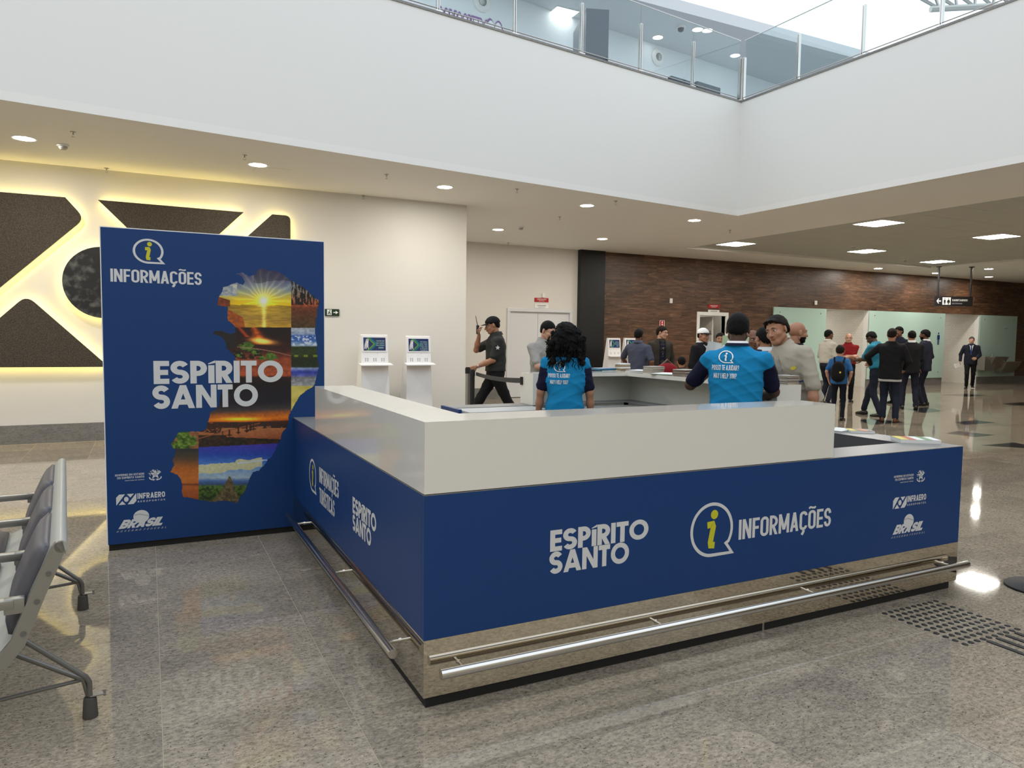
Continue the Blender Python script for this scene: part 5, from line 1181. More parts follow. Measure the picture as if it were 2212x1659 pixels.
def cone(a, b, ra, rb, sc_=None):
    """round cone from a to b; sc_ squashes it along one unit axis (axis, factor)"""
    a = np.array(a, float); b = np.array(b, float); ba = b-a; L = ba@ba+1e-9
    lo = np.minimum(a-ra, b-rb); hi = np.maximum(a+ra, b+rb)
    def f(P):
        pa = P-a; t = np.clip(pa@ba/L, 0, 1); q = pa-t[..., None]*ba
        if sc_ is not None:
            ax_, k = np.array(sc_[0], float), sc_[1]; q = q+(q@ax_)[..., None]*ax_*(1/k-1)
        return np.sqrt((q*q).sum(-1))-(ra+(rb-ra)*t)
    f.lo, f.hi = lo, hi; return f
def ell(c, r, R=None):
    c = np.array(c, float); r = np.array(r, float)
    def f(P):
        q = P-c
        if R is not None: q = q@R
        k0 = np.sqrt(((q/r)**2).sum(-1)); k1 = np.sqrt(((q/(r*r))**2).sum(-1))+1e-9; return k0*(k0-1)/k1
    m = r.max(); f.lo, f.hi = c-m, c+m; return f
def smin(a, b, k): h = np.clip(.5+.5*(b-a)/k, 0, 1); return b*(1-h)+a*h-k*h*(1-h)
def union(fs, k):
    def f(P):
        d = fs[0](P)
        for g_ in fs[1:]: d = smin(d, g_(P), k)
        return d
    f.lo = np.min([g_.lo for g_ in fs], 0); f.hi = np.max([g_.hi for g_ in fs], 0); return f
def rotm(ax, deg):
    return np.array(Matrix.Rotation(math.radians(deg), 3, ax))
def folds(P, s, amp, seed=0):
    x, y, z = P[..., 0], P[..., 1], P[..., 2]; q = seed*1.7
    return amp*(np.sin(17*s*z+7*s*x+q+2*np.sin(9*s*y+q))*.5+np.sin(31*s*x-13*s*z+1.3*q+1.5*np.sin(21*s*z))*.3+np.sin(23*s*y+29*s*z+.7*q)*.3)
def wrinkles(P, amp, seed=0):
    """sharp slanting creases of worn cloth"""
    x, y, z = P[..., 0], P[..., 1], P[..., 2]; q = seed*2.3
    a = np.sin(19*z+9*x*np.sign(np.sin(q)+.1)+5*y+q+1.6*np.sin(7*x+3*z+q)); b = np.sin(34*z-15*x+11*y+1.9*q+1.4*np.sin(9*z+q))
    return amp*((1-np.abs(a))**2.2*.75+(1-np.abs(b))**3*.45-.25)
def mesh_obj(name, parts, mats, parent, smooth=True):
    """parts: list of (V,F,material index or array)"""
    V = []; F = []; M = []; n = 0
    for v, f, mi in parts:
        V.append(np.asarray(v)); F += [[i+n for i in q] for q in (f.tolist() if isinstance(f, np.ndarray) else f)]; M += (list(mi) if not isinstance(mi, int) else [mi]*len(f)); n += len(v)
    V = np.concatenate(V); me = bpy.data.meshes.new(name); me.from_pydata(V.tolist(), [], F)
    for m in mats: me.materials.append(MAT[m] if isinstance(m, str) else m)
    me.polygons.foreach_set('material_index', [int(x) for x in M]); me.polygons.foreach_set('use_smooth', [smooth]*len(F)); me.update()
    o = bpy.data.objects.new(name, me); COL.objects.link(o); o.parent = parent; ORG[o.name] = ORG[parent.name]; return o
def ik(a, c, l1, l2, pole):
    a, c, pole = map(lambda v: np.array(v, float), (a, c, pole)); d = c-a; L = np.linalg.norm(d); L2 = min(L, (l1+l2)*.995); u = d/(L+1e-9); c = a+u*L2
    x = (l1*l1-l2*l2+L2*L2)/(2*L2); h = math.sqrt(max(0, l1*l1-x*x)); p = pole-u*(pole@u); p /= np.linalg.norm(p)+1e-9
    return a+u*x+p*h, c
def hand_fs(w, d, pn, side, curl, s):
    """hand from wrist w along d, palm facing pn; returns list of distance shapes. side +1 right, -1 left"""
    d = np.array(d, float); d /= np.linalg.norm(d); pn = np.array(pn, float); pn = pn-d*(pn@d); pn /= np.linalg.norm(pn)+1e-9
    th = np.cross(d, pn)*side; th = -th           # towards the thumb
    w = np.array(w); fs = []
    fs.append(cone(w, w+d*.03*s, .024*s, .030*s, (pn, .72)))
    for k in (-.026, 0, .022): fs.append(cone(w+d*.03*s+th*k*.6*s, w+d*.085*s+th*k*s, .021*s, .0165*s, (pn, .72)))
    for i, (off_, ln) in enumerate(((.030, .072), (.010, .082), (-.011, .076), (-.031, .060))):
        p = w+d*(.088-.004*abs(i-1.2))*s+th*off_*s; a0 = math.radians(12+curl*38+3*i); r = .0088*s
        for seg, q in ((.45, 1.), (.32, 1.9), (.23, 2.6)):
            an = a0*q*.75; v = d*math.cos(an)+pn*math.sin(an)+th*off_*.8*(1-curl)*(1 if q == 1. else 0); v /= np.linalg.norm(v); p2 = p+v*ln*seg*s
            fs.append(cone(p, p2, r, r*.93)); p = p2; r *= .93
    p = w+d*.028*s+th*.026*s
    for seg, (kd, kt, kp) in ((.042, (.72, .62, .25)), (.032, (.85, .25, .35+.3*curl)), (.026, (.85, .0, .45+.5*curl))):
        v = d*kd+th*kt+pn*kp; v /= np.linalg.norm(v); p2 = p+v*seg*s; fs.append(cone(p, p2, .0115*s, .0098*s)); p = p2
    return fs
SKIN = {'fair': (.52, .29, .20), 'tan': (.36, .175, .105), 'brown': (.16, .072, .042), 'dark': (.075, .035, .022)}
for k_, c_ in SKIN.items(): mat('skin_'+k_, c_, .5, spec=.4)
for k_, c_ in SKIN.items(): mat('lips_'+k_, (c_[0]*.75, c_[1]*.48, c_[2]*.5), .45)
mat('eye_white', (.55, .53, .50), .3); mat('eye_dark', (.015, .01, .008), .2)
mat('hair_black', (.0035, .003, .003), .7, spec=.18, bump=(160, .8, .004)); mat('hair_brown', (.012, .0075, .005), .7, spec=.18, bump=(160, .8, .004)); mat('hair_grey', (.07, .062, .055), .8, spec=.15, bump=(160, .6, .004)); mat('stubble', (.05, .028, .02), .7)
mat('shoe_black', (.008, .008, .008), .3); mat('shoe_brown', (.12, .045, .02), .45); mat('sole_white', (.5, .48, .44), .6)
CLOTH = {}
def cloth(name, c, rough=.85):
    if name not in MAT: mat(name, c, rough, spec=.2, bump=(420, .25, .002))
    return name
for n_, c_ in dict(tee_blue=(.008, .20, .42), sleeve_navy=(.008, .009, .028), shirt_grey=(.30, .29, .27), shirt_beige=(.37, .33, .265), shirt_slate=(.055, .062, .095), guard_shirt=(.028, .030, .028), black_cloth=(.008, .008, .009), suit_black=(.010, .010, .012), suit_navy=(.014, .016, .028), tweed=(.040, .034, .026), white_shirt=(.52, .53, .54), offwhite=(.44, .42, .37), polo_red=(.22, .012, .016), boy_blue=(.03, .12, .30), jeans=(.016, .021, .036), jeans_dark=(.009, .010, .017), khaki=(.22, .17, .11), aqua=(.02, .17, .26), navy_shirt=(.008, .010, .026), trousers_grey=(.04, .04, .045), tie_blue=(.02, .04, .20), stripe_white=(.5, .5, .5)).items(): cloth(n_, c_)

def person(px, ytop, D, yaw, label, skin='tan', hair='hair_black', top='shirt_grey', sleeve=None, long=False, legs='black_cloth', shoes='shoe_black', h=None, jacket=False, fat=1., wr=(None, None), pole=((.4, -.5, -.6), (-.4, -.5, -.6)), hdir=(None, None), palm=(None, None), curl=(.5, .5), lean=0., side=0., head=(0, 0, 0), stride=0., hairkind='short', child=False, res=1., collar=None, female=False, group=None, legs_vis=True, feet=None, shift=(0, 0), untucked=False, knee=None, hairz=.058, beard=False, xy=None, tuck=None, tw=0., slen=.80):
    """px: picture column of the body, D: distance, yaw: 0 shows the back, 180 faces the camera, 90 looks to the right"""
    base = atd(px, 829, D) if xy is None else np.array([xy[0], xy[1], 0.]); zt = atd(px, ytop, D)[2]
    if h is None: h = zt
    s = h/1.75; fwd = np.array([base[0], base[1]]); fwd /= np.linalg.norm(fwd); a = math.radians(-yaw); ca, sa = math.cos(a), math.sin(a)
    f = np.array([fwd[0]*ca-fwd[1]*sa, fwd[0]*sa+fwd[1]*ca, 0]); r = np.array([f[1], -f[0], 0])
    mtx = Matrix(((r[0], f[0], 0, base[0]), (r[1], f[1], 0, base[1]), (0, 0, 1, 0), (0, 0, 0, 1)))
    root = empty('person', label=label, cat='person', mtx=mtx, group=group); res = res*max(1, min(1.7, D/9.))
    # ---- skeleton (metres for a 1.75 m adult, scaled by s)
    hs = 1.12 if child else 1.; sh_w = (.165 if female else .185)*(.92 if child else 1)*(1+.25*(fat-1))
    Rt = rotm('Y', side)@rotm('X', -lean); Rw = Rt@rotm('Z', tw); piv = np.array([0, 0, .94])
    T = lambda p: (Rw@(np.array(p, float)-piv)+piv)*s
    ss = s
    shR, shL = T((sh_w, -.005, 1.40)), T((-sh_w, -.005, 1.40)); neck = T((0, -.012, 1.48)); hipR, hipL = np.array([.088, 0, .90])*s, np.array([-.088, 0, .90])*s
    Rh = Rw@rotm('Z', head[0])@rotm('X', -head[1])@rotm('Y', head[2]); hc = neck+(Rh@np.array([0, .030, .145])+Rw@np.array([0, .0, .0]))*s
    if feet is None:
        feet = ((.10, stride*.5, 0), (-.10, -stride*.5, 0))
    ank = []
    for (fx_, fy_, fz) in feet: ank.append(np.array([fx_, fy_-.03, .085+fz])*s)
    legs_j = []
    for hp, an, kk in ((hipR, ank[0], 0), (hipL, ank[1], 1)):
        pk = (.05*(1 if kk == 0 else -1), 1, 0) if knee is None else knee[kk]; legs_j.append((hp, *ik(hp, an, .43*s, .415*s, pk)))
    arms = []
    for i, (sp_, w0) in enumerate(((shR, wr[0]), (shL, wr[1]))):
        sg = 1 if i == 0 else -1
        w0 = (sg*.27, .02, .86) if w0 is None else w0
        el, wx = ik(sp_, np.array(w0)*s, .285*s, .255*s, Rw@np.array(pole[i])); d = wx-el; d /= np.linalg.norm(d)
        hd = d if hdir[i] is None else np.array(hdir[i], float); pn = np.array(palm[i] if palm[i] is not None else (-sg, 0, 0), float); arms.append((sp_, el, wx, hd, pn, sg, curl[i]))
    # ---- body (skin): trunk, neck, arms, legs
    fs = [cone(T((0, 0, 1.02)), T((0, -.01, 1.34)), .115*s, .13*s, (Rw@np.array([0, 1, 0]), .75)), cone(T((-.08, 0, 1.38)), T((.08, 0, 1.38)), .08*s, .08*s, (Rw@np.array([0, 1, 0]), .8)), cone(np.array([-.06, 0, .93])*s, np.array([.06, 0, .93])*s, .10*s, .10*s)]
    fs.append(cone(neck-Rw@np.array([0, .0, .06])*s, hc-Rh@np.array([0, .028, .05])*s, (.062 if not female else .05)*s*(1+.2*(fat-1)), (.054 if not female else .045)*s*(1+.2*(fat-1))))
    thn = .86 if female or child else 1.
    for sp_, el, wx, hd, pn, sg, cu in arms:
        fs += [cone(sp_, el, .050*s*thn, .041*s*thn), cone(el, el+(wx-el)*.4, .041*s*thn, .041*s*thn), cone(el+(wx-el)*.4, wx, .041*s*thn, .026*s*thn)]
    for hp, kn, an in legs_j: fs += [cone(hp, kn, .075*s, .052*s), cone(kn, an, .052*s, .036*s)]
    B = union(fs, .022*s); hv = .0125*res*s/1.0
    V, F = surface_net(B, B.lo-.04, B.hi+.04, hv); parts = [(V, F, 0)]
    # ---- head
    q = hs*s; al = lambda v: np.array(v)*q
    H = [ell(al((0, -.014, .032)), al((.077, .098, .088))), ell(al((0, .018, -.030)), al((.064, .076, .086))), ell(al((0, .052, -.092)), al((.030, .030, .024))),
         cone(al((.052, .0, -.052)), al((.020, .060, -.092)), .021*q, .018*q), cone(al((-.052, .0, -.052)), al((-.020, .060, -.092)), .021*q, .018*q),
         cone(al((-.036, .078, .024)), al((.036, .078, .024)), .013*q, .013*q), ell(al((.043, .058, -.028)), al((.022, .026, .022))), ell(al((-.043, .058, -.028)), al((.022, .026, .022)))]
    Hs = union(H, .016*q)
    NS = union([cone(al((0, .086, .012)), al((0, .112, -.034)), .0075*q, .0125*q), ell(al((.012, .098, -.038)), al((.009, .010, .008))), ell(al((-.012, .098, -.038)), al((.009, .010, .008)))], .006*q)
    LP = union([ell(al((0, .091, -.0585)), al((.024, .011, .0055))), ell(al((0, .089, -.0665)), al((.020, .0115, .006)))], .003*q)
    ears = [ell(al((sx*.079, -.008, -.002)), al((.009, .020, .033)), rotm('Z', -sx*18)) for sx in (1, -1)]
    sock = [ell(al((sx*.031, .098, .003)), al((.018, .015, .009))) for sx in (1, -1)]; lids = [cone(al((sx*.019, .0845, .0105)), al((sx*.044, .0775, .0095)), .0058*q, .0052*q) for sx in (1, -1)]+[cone(al((sx*.021, .0845, -.0065)), al((sx*.042, .078, -.006)), .0036*q, .0034*q) for sx in (1, -1)]
    def HF(P):
        d = Hs(P)
        for g_ in sock: d = -smin(-d, g_(P), .010*q)
        for g_ in lids: d = smin(d, g_(P), .004*q)
        d = smin(d, NS(P), .010*q); d = smin(d, LP(P), .004*q)
        for g_ in ears: d = smin(d, g_(P), .006*q)
        return d
    lo, hi = al((-.10, -.125, -.135)), al((.10, .135, .135)); hh = (.0052 if D < 8 else .0075)*min(res, 1.6)*hs
    v, f_ = surface_net(HF, lo, hi, hh)
    cen = v[f_].mean(1)/q; lip = ((cen[:, 1] > .086) & (np.abs(cen[:, 0]) < .025) & (cen[:, 2] < -.053) & (cen[:, 2] > -.073)).astype(int)
    mi = lip.copy()
    if beard: mi = np.where((cen[:, 1] > -.004) & (cen[:, 2] < -.046) & (lip == 0), 4, mi)
    toW = lambda v: v@Rh.T+hc
    parts.append((toW(v), f_, mi))
    for sx in (1, -1):
        e, ef = surface_net(ell(al((sx*.031, .0755, .003)), al((.0132, .0135, .0090))), al((sx*.031-.018, .055, -.015)), al((sx*.031+.018, .095, .02)), .0035*hs*min(1.3, res)); parts.append((toW(e), ef, 2))
        an = [2*math.pi*k/10 for k in range(10)]; parts.append((toW(np.array([al((sx*.031+.0064*math.cos(t), .0896, .003+.0046*math.sin(t))) for t in an])), [list(range(10))], 3))
    # hands
    for sp_, el, wx, hd, pn, sg, cu in arms:
        G = union(hand_fs(wx-hd/np.linalg.norm(hd)*.01, hd, pn, sg, cu, s*(.92 if female or child else 1)), .0035*s); v, f_ = surface_net(G, G.lo-.01, G.hi+.01, .0048*(1 if D < 9 else 1.5)); parts.append((v, f_, 0))
    sk = 'skin_'+skin; body = mesh_obj('body', parts, [sk, 'lips_'+skin, 'eye_white', 'eye_dark', hair if beard else 'stubble'], root)
    # ---- eyebrows
    if hair != 'none':
        b = MB()
        for sx in (1, -1): b.tube([toW(al((sx*x, y, z))) for x, y, z in ((.014, .097, .021), (.030, .0965, .0265), (.046, .084, .022))], [.0022*q, .0032*q, .0015*q], 6)
        b.build('eyebrow', hair, body, smooth='all', local=True, kind='stuff')
    # ---- hair
    if hairkind in ('short', 'full', 'fringe', 'balding'):
        th = {'short': .006, 'full': .010, 'fringe': .014, 'balding': .003}[hairkind]*q
        sk1 = union([ell(al((0, -.014, .034)), al((.078, .099, .090))+th), ell(al((0, -.030, .0)), al((.074, .080, .080))+th)], .01*q)
        fr = hairz
        def HR(P):
            d = sk1(P)+folds(P/q, 4.2, (.0012 if th < .01 else .0030)*q, 3); x, y, z = P[..., 0]/q, P[..., 1]/q, P[..., 2]/q
            pl_ = (fr+.006*np.sin(x*150)+.004*np.sin(x*330+1)-.62*(.085-y))-z; pl_ = np.maximum(pl_, -.066-z); ear = .020-np.sqrt((z+.004)**2+(y+.006)**2)*.55
            pl_ = np.maximum(pl_, np.where(np.abs(x) > .06, (.030-z)-(np.abs(y+.004)*1.1), -1))
            if hairkind == 'balding': pl_ = np.maximum(pl_, z-.045)
            if hairkind == 'fringe': d = smin(d, ell((0, .075*q, .078*q), (.062*q, .045*q, .024*q))(P), .02*q)
            return np.maximum(d, pl_*.85*q)
        v, f_ = surface_net(HR, al((-.12, -.15, -.11)), al((.12, .15, .15)), hh*1.05)
        if len(v): mesh_obj('hair', [(toW(v), f_, 0)], [hair], root)
    elif hairkind == 'curly':
        rg = random.Random(5); fs = [ell(al((0, -.025, .045)), al((.106, .125, .105))), ell(al((0, -.055, -.05)), al((.148, .100, .13))), ell(al((0, -.05, -.145)), al((.180, .082, .095)))]
        for k in range(60):
            t = rg.uniform(0, 2*math.pi); z = rg.uniform(-.24, .11); rr = .124 if z > 0 else .165; rr *= math.sqrt(max(.1, 1-(max(z, 0)/.14)**2))
            y = -.045+rr*math.sin(t)*.72; x = rr*math.cos(t)
            if y > .02 and z < .045: continue
            fs.append(ell(al((x, y, z)), al((rg.uniform(.016, .028), rg.uniform(.014, .024), rg.uniform(.02, .042)))))
        U = union(fs, .014*q)
        def HC(P):
            y, z = P[..., 1]/q, P[..., 2]/q; d = U(P)+folds(P/q, 5.5, .0050*q, 2)+folds(P/q, 11, .003*q, 4)
            return np.maximum(d, np.minimum(y-.045, .050-z)*q)
        v, f_ = surface_net(HC, al((-.23, -.20, -.27)), al((.23, .12, .18)), .0062)
        mesh_obj('hair', [(toW(v), f_, 0)], [hair], root)
        b = MB()
        for k in range(230):
            t = rg.uniform(math.pi*.95, 2.05*math.pi); z = rg.uniform(-.22, .13); rr = (.155-.035*(z > .02))*math.sqrt(max(.05, 1-(max(z, 0)/.15)**2)); P0 = np.array([rr*math.cos(t)*1.05, -.045+rr*math.sin(t)*.82, z]); pts = []
            ph = rg.uniform(0, 6); am = rg.uniform(.006, .012)
            for j in range(7): pts.append(toW(al(P0*np.array([1+.02*j, 1+.01*j, 1])+np.array([am*math.sin(ph+j*1.3), am*math.cos(ph+j*1.3), -.014*j]))))
            b.tube(pts, [.003, .0032, .003, .003, .0026, .002, .0008], 5)
        b.build('hair_curls', hair, root, smooth='all', local=True, kind='stuff')
    elif hairkind == 'cap': pass
    # ---- top
    ft = 1+(fat-1); bw, bd = .172*(1+.5*(fat-1))*(.9 if female else 1), .118*fat
    of = .012 if not jacket else .019
    zl = (.80 if jacket else (.86 if untucked else .965)); yax = Rw@np.array([0, 1, 0])
    prof_ = [(zl-.02, .165*(1+.5*(fat-1)), .118*fat), (1.0, bw*.97, bd), (1.10, bw*(.93 if not female else .86), bd*1.02), (1.22, .172*(1+.3*(fat-1)), .118*(1+.6*(fat-1))), (1.33, sh_w*1.0, .125), (1.41, sh_w*.93, .108), (1.45, .140, .088), (1.485, .086, .072), (1.515, .058, .060)]
    zz = [p[0] for p in prof_]; aa = [p[1]+of for p in prof_]; bb = [p[2]+of for p in prof_]
    RwT = Rw
    def TORSO(P):
        L = ((P/s-piv)@RwT)+piv; x, y, z = L[..., 0], L[..., 1]+.008, L[..., 2]
        A_ = np.interp(z, zz, aa); B_ = np.interp(z, zz, bb); k = (np.abs(x/A_)**2.3+np.abs(y/B_)**2.3)**(1/2.3); d = (k-1)*np.minimum(A_, B_)
        return np.maximum(np.maximum(d, (zl-z)), z-1.512)*s
    slv = []
    for sp_, el, wx, hd, pn, sg, cu in arms:
        o_ = of*s
        e_ = el-sp_; wv = wx-el
        slv.append(cone(sp_, sp_+e_*(slen if not long else 1), .048*s*thn+o_, (.049 if not long else .040)*s*thn+o_*1.1))
        if long: slv += [cone(el, el+wv*.93, .040*s*thn+o_, .030*s*thn+o_*.8)]
        slv.append(ell(sp_+np.array([-sg*.02, 0, .0])*s, np.array([.052, .052, .047])*s+o_*.5))
    SU = union(slv, .02*s)
    def TOP(P):
        d = smin(TORSO(P), SU(P), .035*s); amp = (.0040 if not jacket else .0032)*s
        return d+folds(P/s, .9, amp*.8, px % 5)-wrinkles(P/s, amp*2.1, px % 7)
    lo = np.minimum(SU.lo, [-.30*s*fat, -.26*s*fat, .76*s])-.05; hi = np.maximum(SU.hi, [.30*s*fat, .26*s*fat, 1.54*s])+.06
    tl = T((0, 0, 1.5)); lo = np.minimum(lo, tl-.15); hi = np.maximum(hi, tl+.15)
    if not sleeve:
        V, F = surface_net(TOP, lo, hi, .0105*res); shirt = mesh_obj('jacket' if jacket else 'shirt', [(V, F, 0)], [top], root)
    else:
        def GS(P):          # positive on the set-in sleeves
            g_ = None
            for sp_, el, wx, hd, pn, sg, cu in arms:
                e_ = (el-sp_)/np.linalg.norm(el-sp_); t = (P-sp_)@e_-.060*s; lx = (((P/s-piv)@Rw)+piv)[..., 0]*sg; v = -smin(-t, -(lx-.158-.10*(fat-1)*.4)*s, .03)*1.0; v = -np.maximum(-t, -(lx-.160-.05*(fat-1))*s)
                v = np.minimum(v, .016*s-SU(P))
                g_ = v if g_ is None else np.maximum(g_, v)
            return g_
        V, F = surface_net(lambda P: np.maximum(TOP(P)-.0012, GS(P)), lo, hi, .0085*res); shirt = mesh_obj('shirt', [(V, F, 0)], [top], root)
        for sg in (1, -1):
            V, F = surface_net(lambda P: np.maximum(np.maximum(TOP(P)+.0008, -GS(P)-.012), -sg*(((P/s-piv)@Rw)+piv)[..., 0]), lo, hi, .0095*res); mesh_obj('sleeve', [(V, F, 0)], [sleeve], root)
    # ---- collar
    if collar:
        b = MB(); rg_ = []
        for zc, rx, ry, dz in ((1.492, .080, .086, 0), (1.530, .068, .072, .0), (1.534, .071, .075, .0), (1.488, .094, .100, .0)):
            rg_.append([T(((rx*math.sin(t)*(1+.25*(fat-1))), -.014+ry*math.cos(t), zc-.03*max(0, math.cos(t))**2)) for t in [2*math.pi*j/28 for j in range(28)]])
        b.loft(rg_, closed=False)
        b.build('collar', collar, shirt, smooth='all', local=True)
    # ---- trousers and shoes
    lf = []
    for hp, kn, an in legs_j:
        lf += [cone(hp+np.array([0, 0, -.01])*s, kn, .094*s*(1+.3*(fat-1))*thn, .066*s*thn), cone(kn, an+np.array([0, 0, .01])*s, .066*s*thn, .057*s*thn)]
    lf += [ell(np.array([0, -.01, .93])*s, np.array([.168*(1+.5*(fat-1)), .122*fat, .12])*s)]
    if zl > .9 or untucked: lf.append(ell(np.array([0, -.005, 1.0])*s, np.array([.158*(1+.5*(fat-1)), .115*fat, .05])*s))
    LU = union(lf, .025*s)
    fl_ = min(a_[2] for a_ in ank)
    def TR(P): return np.maximum(LU(P)+folds(P/s, .9, .003*s, (px+3) % 6)-wrinkles(P/s, .008*s, (px+3) % 6), -(P[..., 2]-.035*s))
    V, F = surface_net(TR, LU.lo-.03, LU.hi+.03, .0125*res); mesh_obj('trousers', [(V, F, 0)], [legs], root)
    for (hp, kn, an), ft_ in zip(legs_j, feet):
        b = MB(); R_ = []; sgx = 1 if ft_[0] > 0 else -1; fz = ft_[2]*s
        ta = math.radians(8*sgx); cx_, sx_ = math.cos(ta), math.sin(ta)
        for y, w_, hgt in ((-.085, .012, .05), (-.078, .030, .075), (-.03, .037, .095), (.03, .040, .085), (.08, .045, .062), (.13, .047, .050), (.165, .040, .042), (.185, .020, .030)):
            ring = []
            for j in range(14):
                t = 2*math.pi*j/14; xx = w_*math.copysign(abs(math.cos(t))**.7, math.cos(t)); z_ = max(0, math.sin(t))**.8*hgt if math.sin(t) > 0 else 0
                ring.append((an[0]+(xx*cx_+y*sx_)*s, an[1]+.0*s+(y*cx_-xx*sx_)*s, fz+.004+z_*s))
            R_.append(ring)
        sho = b.loft(R_).build('shoe', shoes, root, smooth='all', local=True)
    return dict(root=root, s=s, T=T, Rw=Rw, toW=toW, al=al, q=q, neck=neck, hc=hc, arms=arms, TOP=TOP, shirt=shirt, body=body, legs=legs_j, piv=piv, mtx=mtx)
def decal(P, name, polys, m, c, back=True, off_=.007, parent=None, sub=1):
    """flat print laid on the cloth: (x, z) in trunk coordinates, found by marching onto the surface"""
    b = MB(); s, T = P['s'], P['T']; sg = 1 if back else -1
    for q in polys:
        q = [np.array(p, float) for p in q]; pts = []
        for (x, z) in q:
            a, e = T((x if not back else x, -sg*.40, z)), T((x, 0, z)); d = e-a; L = np.linalg.norm(d); d /= L; t = 0.
            for _ in range(24):
                v = float(P['TOP']((a+d*t)[None, :])[0]); t += max(.0004, v*.8)
                if v < .0006 or t > L: break
            pts.append(a+d*(t-off_*s))
        b.add(pts, [tuple(range(len(pts)))])
    return b.build(name, m, parent or P['shirt'], local=True, fixn=False)
def cap_hat(P, m, brim, hat_label=None, logo=None, tilt=0):
    al, toW, q = P['al'], P['toW'], P['q']
    def f(Pt): 
        d = ell(al((0, -.014, .036)), al((.090, .112, .098)))(Pt); return np.maximum(d, (.040-Pt[..., 2]/q+.10*(Pt[..., 1]/q-.02))*q*.9)
    v, f_ = surface_net(f, al((-.11, -.14, -.02)), al((.11, .12, .15)), .006); hat = mesh_obj('cap', [(toW(v), f_, 0)], [m], P['root'])
    b = MB(); up_, dn = [], []
    for j in range(13):
        t = math.pi*j/12; x = .078*math.cos(t); y0 = .078+.010*math.sin(t); 
        up_.append((x, .060, .046)); dn.append((x*1.02, .075+.085*math.sin(t)**.7, .044-.010*math.sin(t)-.012*(x/.078)**2))
    V = [toW(al(p)) for p in up_+dn]+[toW(al((p[0], p[1], p[2]-.006))) for p in up_+dn]; F = []
    for j in range(12): F += [(j, j+1, 14+j, 13+j), (26+j, 39+j, 40+j, 27+j), (13+j, 14+j, 40+j, 39+j)]
    b.add(V, F).build('brim', brim, hat, smooth=True, local=True)
    return hat
# ================================================================ THE PEOPLE IN THE HALL
def held(name, P, label, cat): return empty(name, label=label, cat=cat, mtx=P['mtx'])
def glasses(P, m='eye_dark'):
    al, toW = P['al'], P['toW']; b = MB()
    for sx in (1, -1):
        ring = [toW(al((sx*.032+.020*math.cos(t), .104-.1*abs(math.cos(t)*.02), .004+.014*math.sin(t)))) for t in [2*math.pi*k/14 for k in range(15)]]; b.tube(ring, .0016*P['q'], 5)
        b.tube([toW(al((sx*.052, .103, .006))), toW(al((sx*.078, .085, .008))), toW(al((sx*.083, .0, .008)))], .0018*P['q'], 5)
    b.tube([toW(al((-.012, .105, .006))), toW(al((.012, .105, .006)))], .0016*P['q'], 5); b.build('glasses', m, P['body'], smooth='all', local=True)
def front_poly(P, name, pts, m, off_=.004): return decal(P, name, [[(-x, z) for x, z in pts]], m, None, back=False, off_=off_)
def strip(P, name, x0, x1, z0, z1, w0, w1, m, off_=.004, n=8, back=False):
    """narrow strip on the chest, cut into short pieces so it follows the cloth (x as seen by the wearer)"""
    qs = []
    for k in range(n):
        a, b_ = k/n, (k+1)/n; xa, xb = x0+(x1-x0)*a, x0+(x1-x0)*b_; za, zb = z0+(z1-z0)*a, z0+(z1-z0)*b_; wa, wb = w0+(w1-w0)*a, w0+(w1-w0)*b_
        qs.append([(xa-wa, za), (xa+wa, za), (xb+wb, zb), (xb-wb, zb)])
    return decal(P, name, qs, m, None, back=back, off_=off_)
def suit_front(P, shirt='white_shirt', tie=None):
    strip(P, 'shirt_front', 0, 0, 1.47, 1.14, .065, .004, shirt)
    for sg in (1, -1): strip(P, 'lapel', sg*.075, sg*.012, 1.45, 1.12, .022, .012, 'suit_black', .008)
    if tie: strip(P, 'tie', 0, 0, 1.455, 1.16, .016, .024, tie, .009)

guard = person(1069, 683, 10.6, -104, 'security guard in dark uniform and cap walking while speaking into a radio', 'tan', 'hair_black', 'guard_shirt', legs='black_cloth', hairkind='balding', wr=((.02, .235, 1.475), (-.10, .30, 1.03)), pole=((.6, .15, -1), (-.4, -1, -.35)), hdir=((-.1, .25, 1), (0, .85, -.45)), palm=((-.3, -1, .2), (1, 0, 0)), curl=(1., .35), head=(-4, 12, 0), feet=((.07, .40, 0), (-.07, -.42, .06)), fat=1.08, collar='guard_shirt')
cap_hat(guard, 'black_cloth', 'black_cloth')
P = guard; al, toW = P['al'], P['toW']
sh = Sheet(toW(al((0, .104, .078))), P['mtx'].to_3x3() @ Vector((0, 0, 0)) if False else np.array([0, 0, 0.]), (0, 0, 0), (0, 0, 0))
b = MB(); b.add([toW(al((x, .0985-.3*abs(x)**1.4, z))) for x, z in ((-.03, .068), (.03, .068), (.03, .090), (-.03, .090))], [(0, 1, 2, 3)]); b.build('cap_lettering', 'print_white', P['body'], local=True, fixn=False)
sp_, el, wx, *_ = P['arms'][1]; m_ = sp_+(el-sp_)*.42; b = MB(); star_ = star(0, 0, .036, .016)[0]
b.add([m_+np.array([-.079, y, z+.02]) for y, z in star_], [tuple(range(10))]); b.build('sleeve_badge', 'print_white', P['shirt'], local=True, fixn=False)
b = MB(); wl = P['arms'][1]; dv = (wl[2]-wl[1])/np.linalg.norm(wl[2]-wl[1]); b.tube([wl[2]-dv*.045, wl[2]-dv*.020], .033, 14); b.build('wristwatch', 'brushed_steel', P['body'], smooth=True, local=True)
b = MB(); b.loft([[np.array([(.168)*math.cos(t)*1.02, -.01+.125*math.sin(t)*1.08, z])*P['s'] for t in [2*math.pi*k/24 for k in range(24)]] for z in (.965, 1.0)]); b.build('belt', 'rubber_black', P['root'], smooth=True, local=True)
t = held('two_way_radio', P, 'black two way radio held at the mouth of the guard', 'radio'); hp = P['arms'][0][2]+np.array([0, .022, .080])
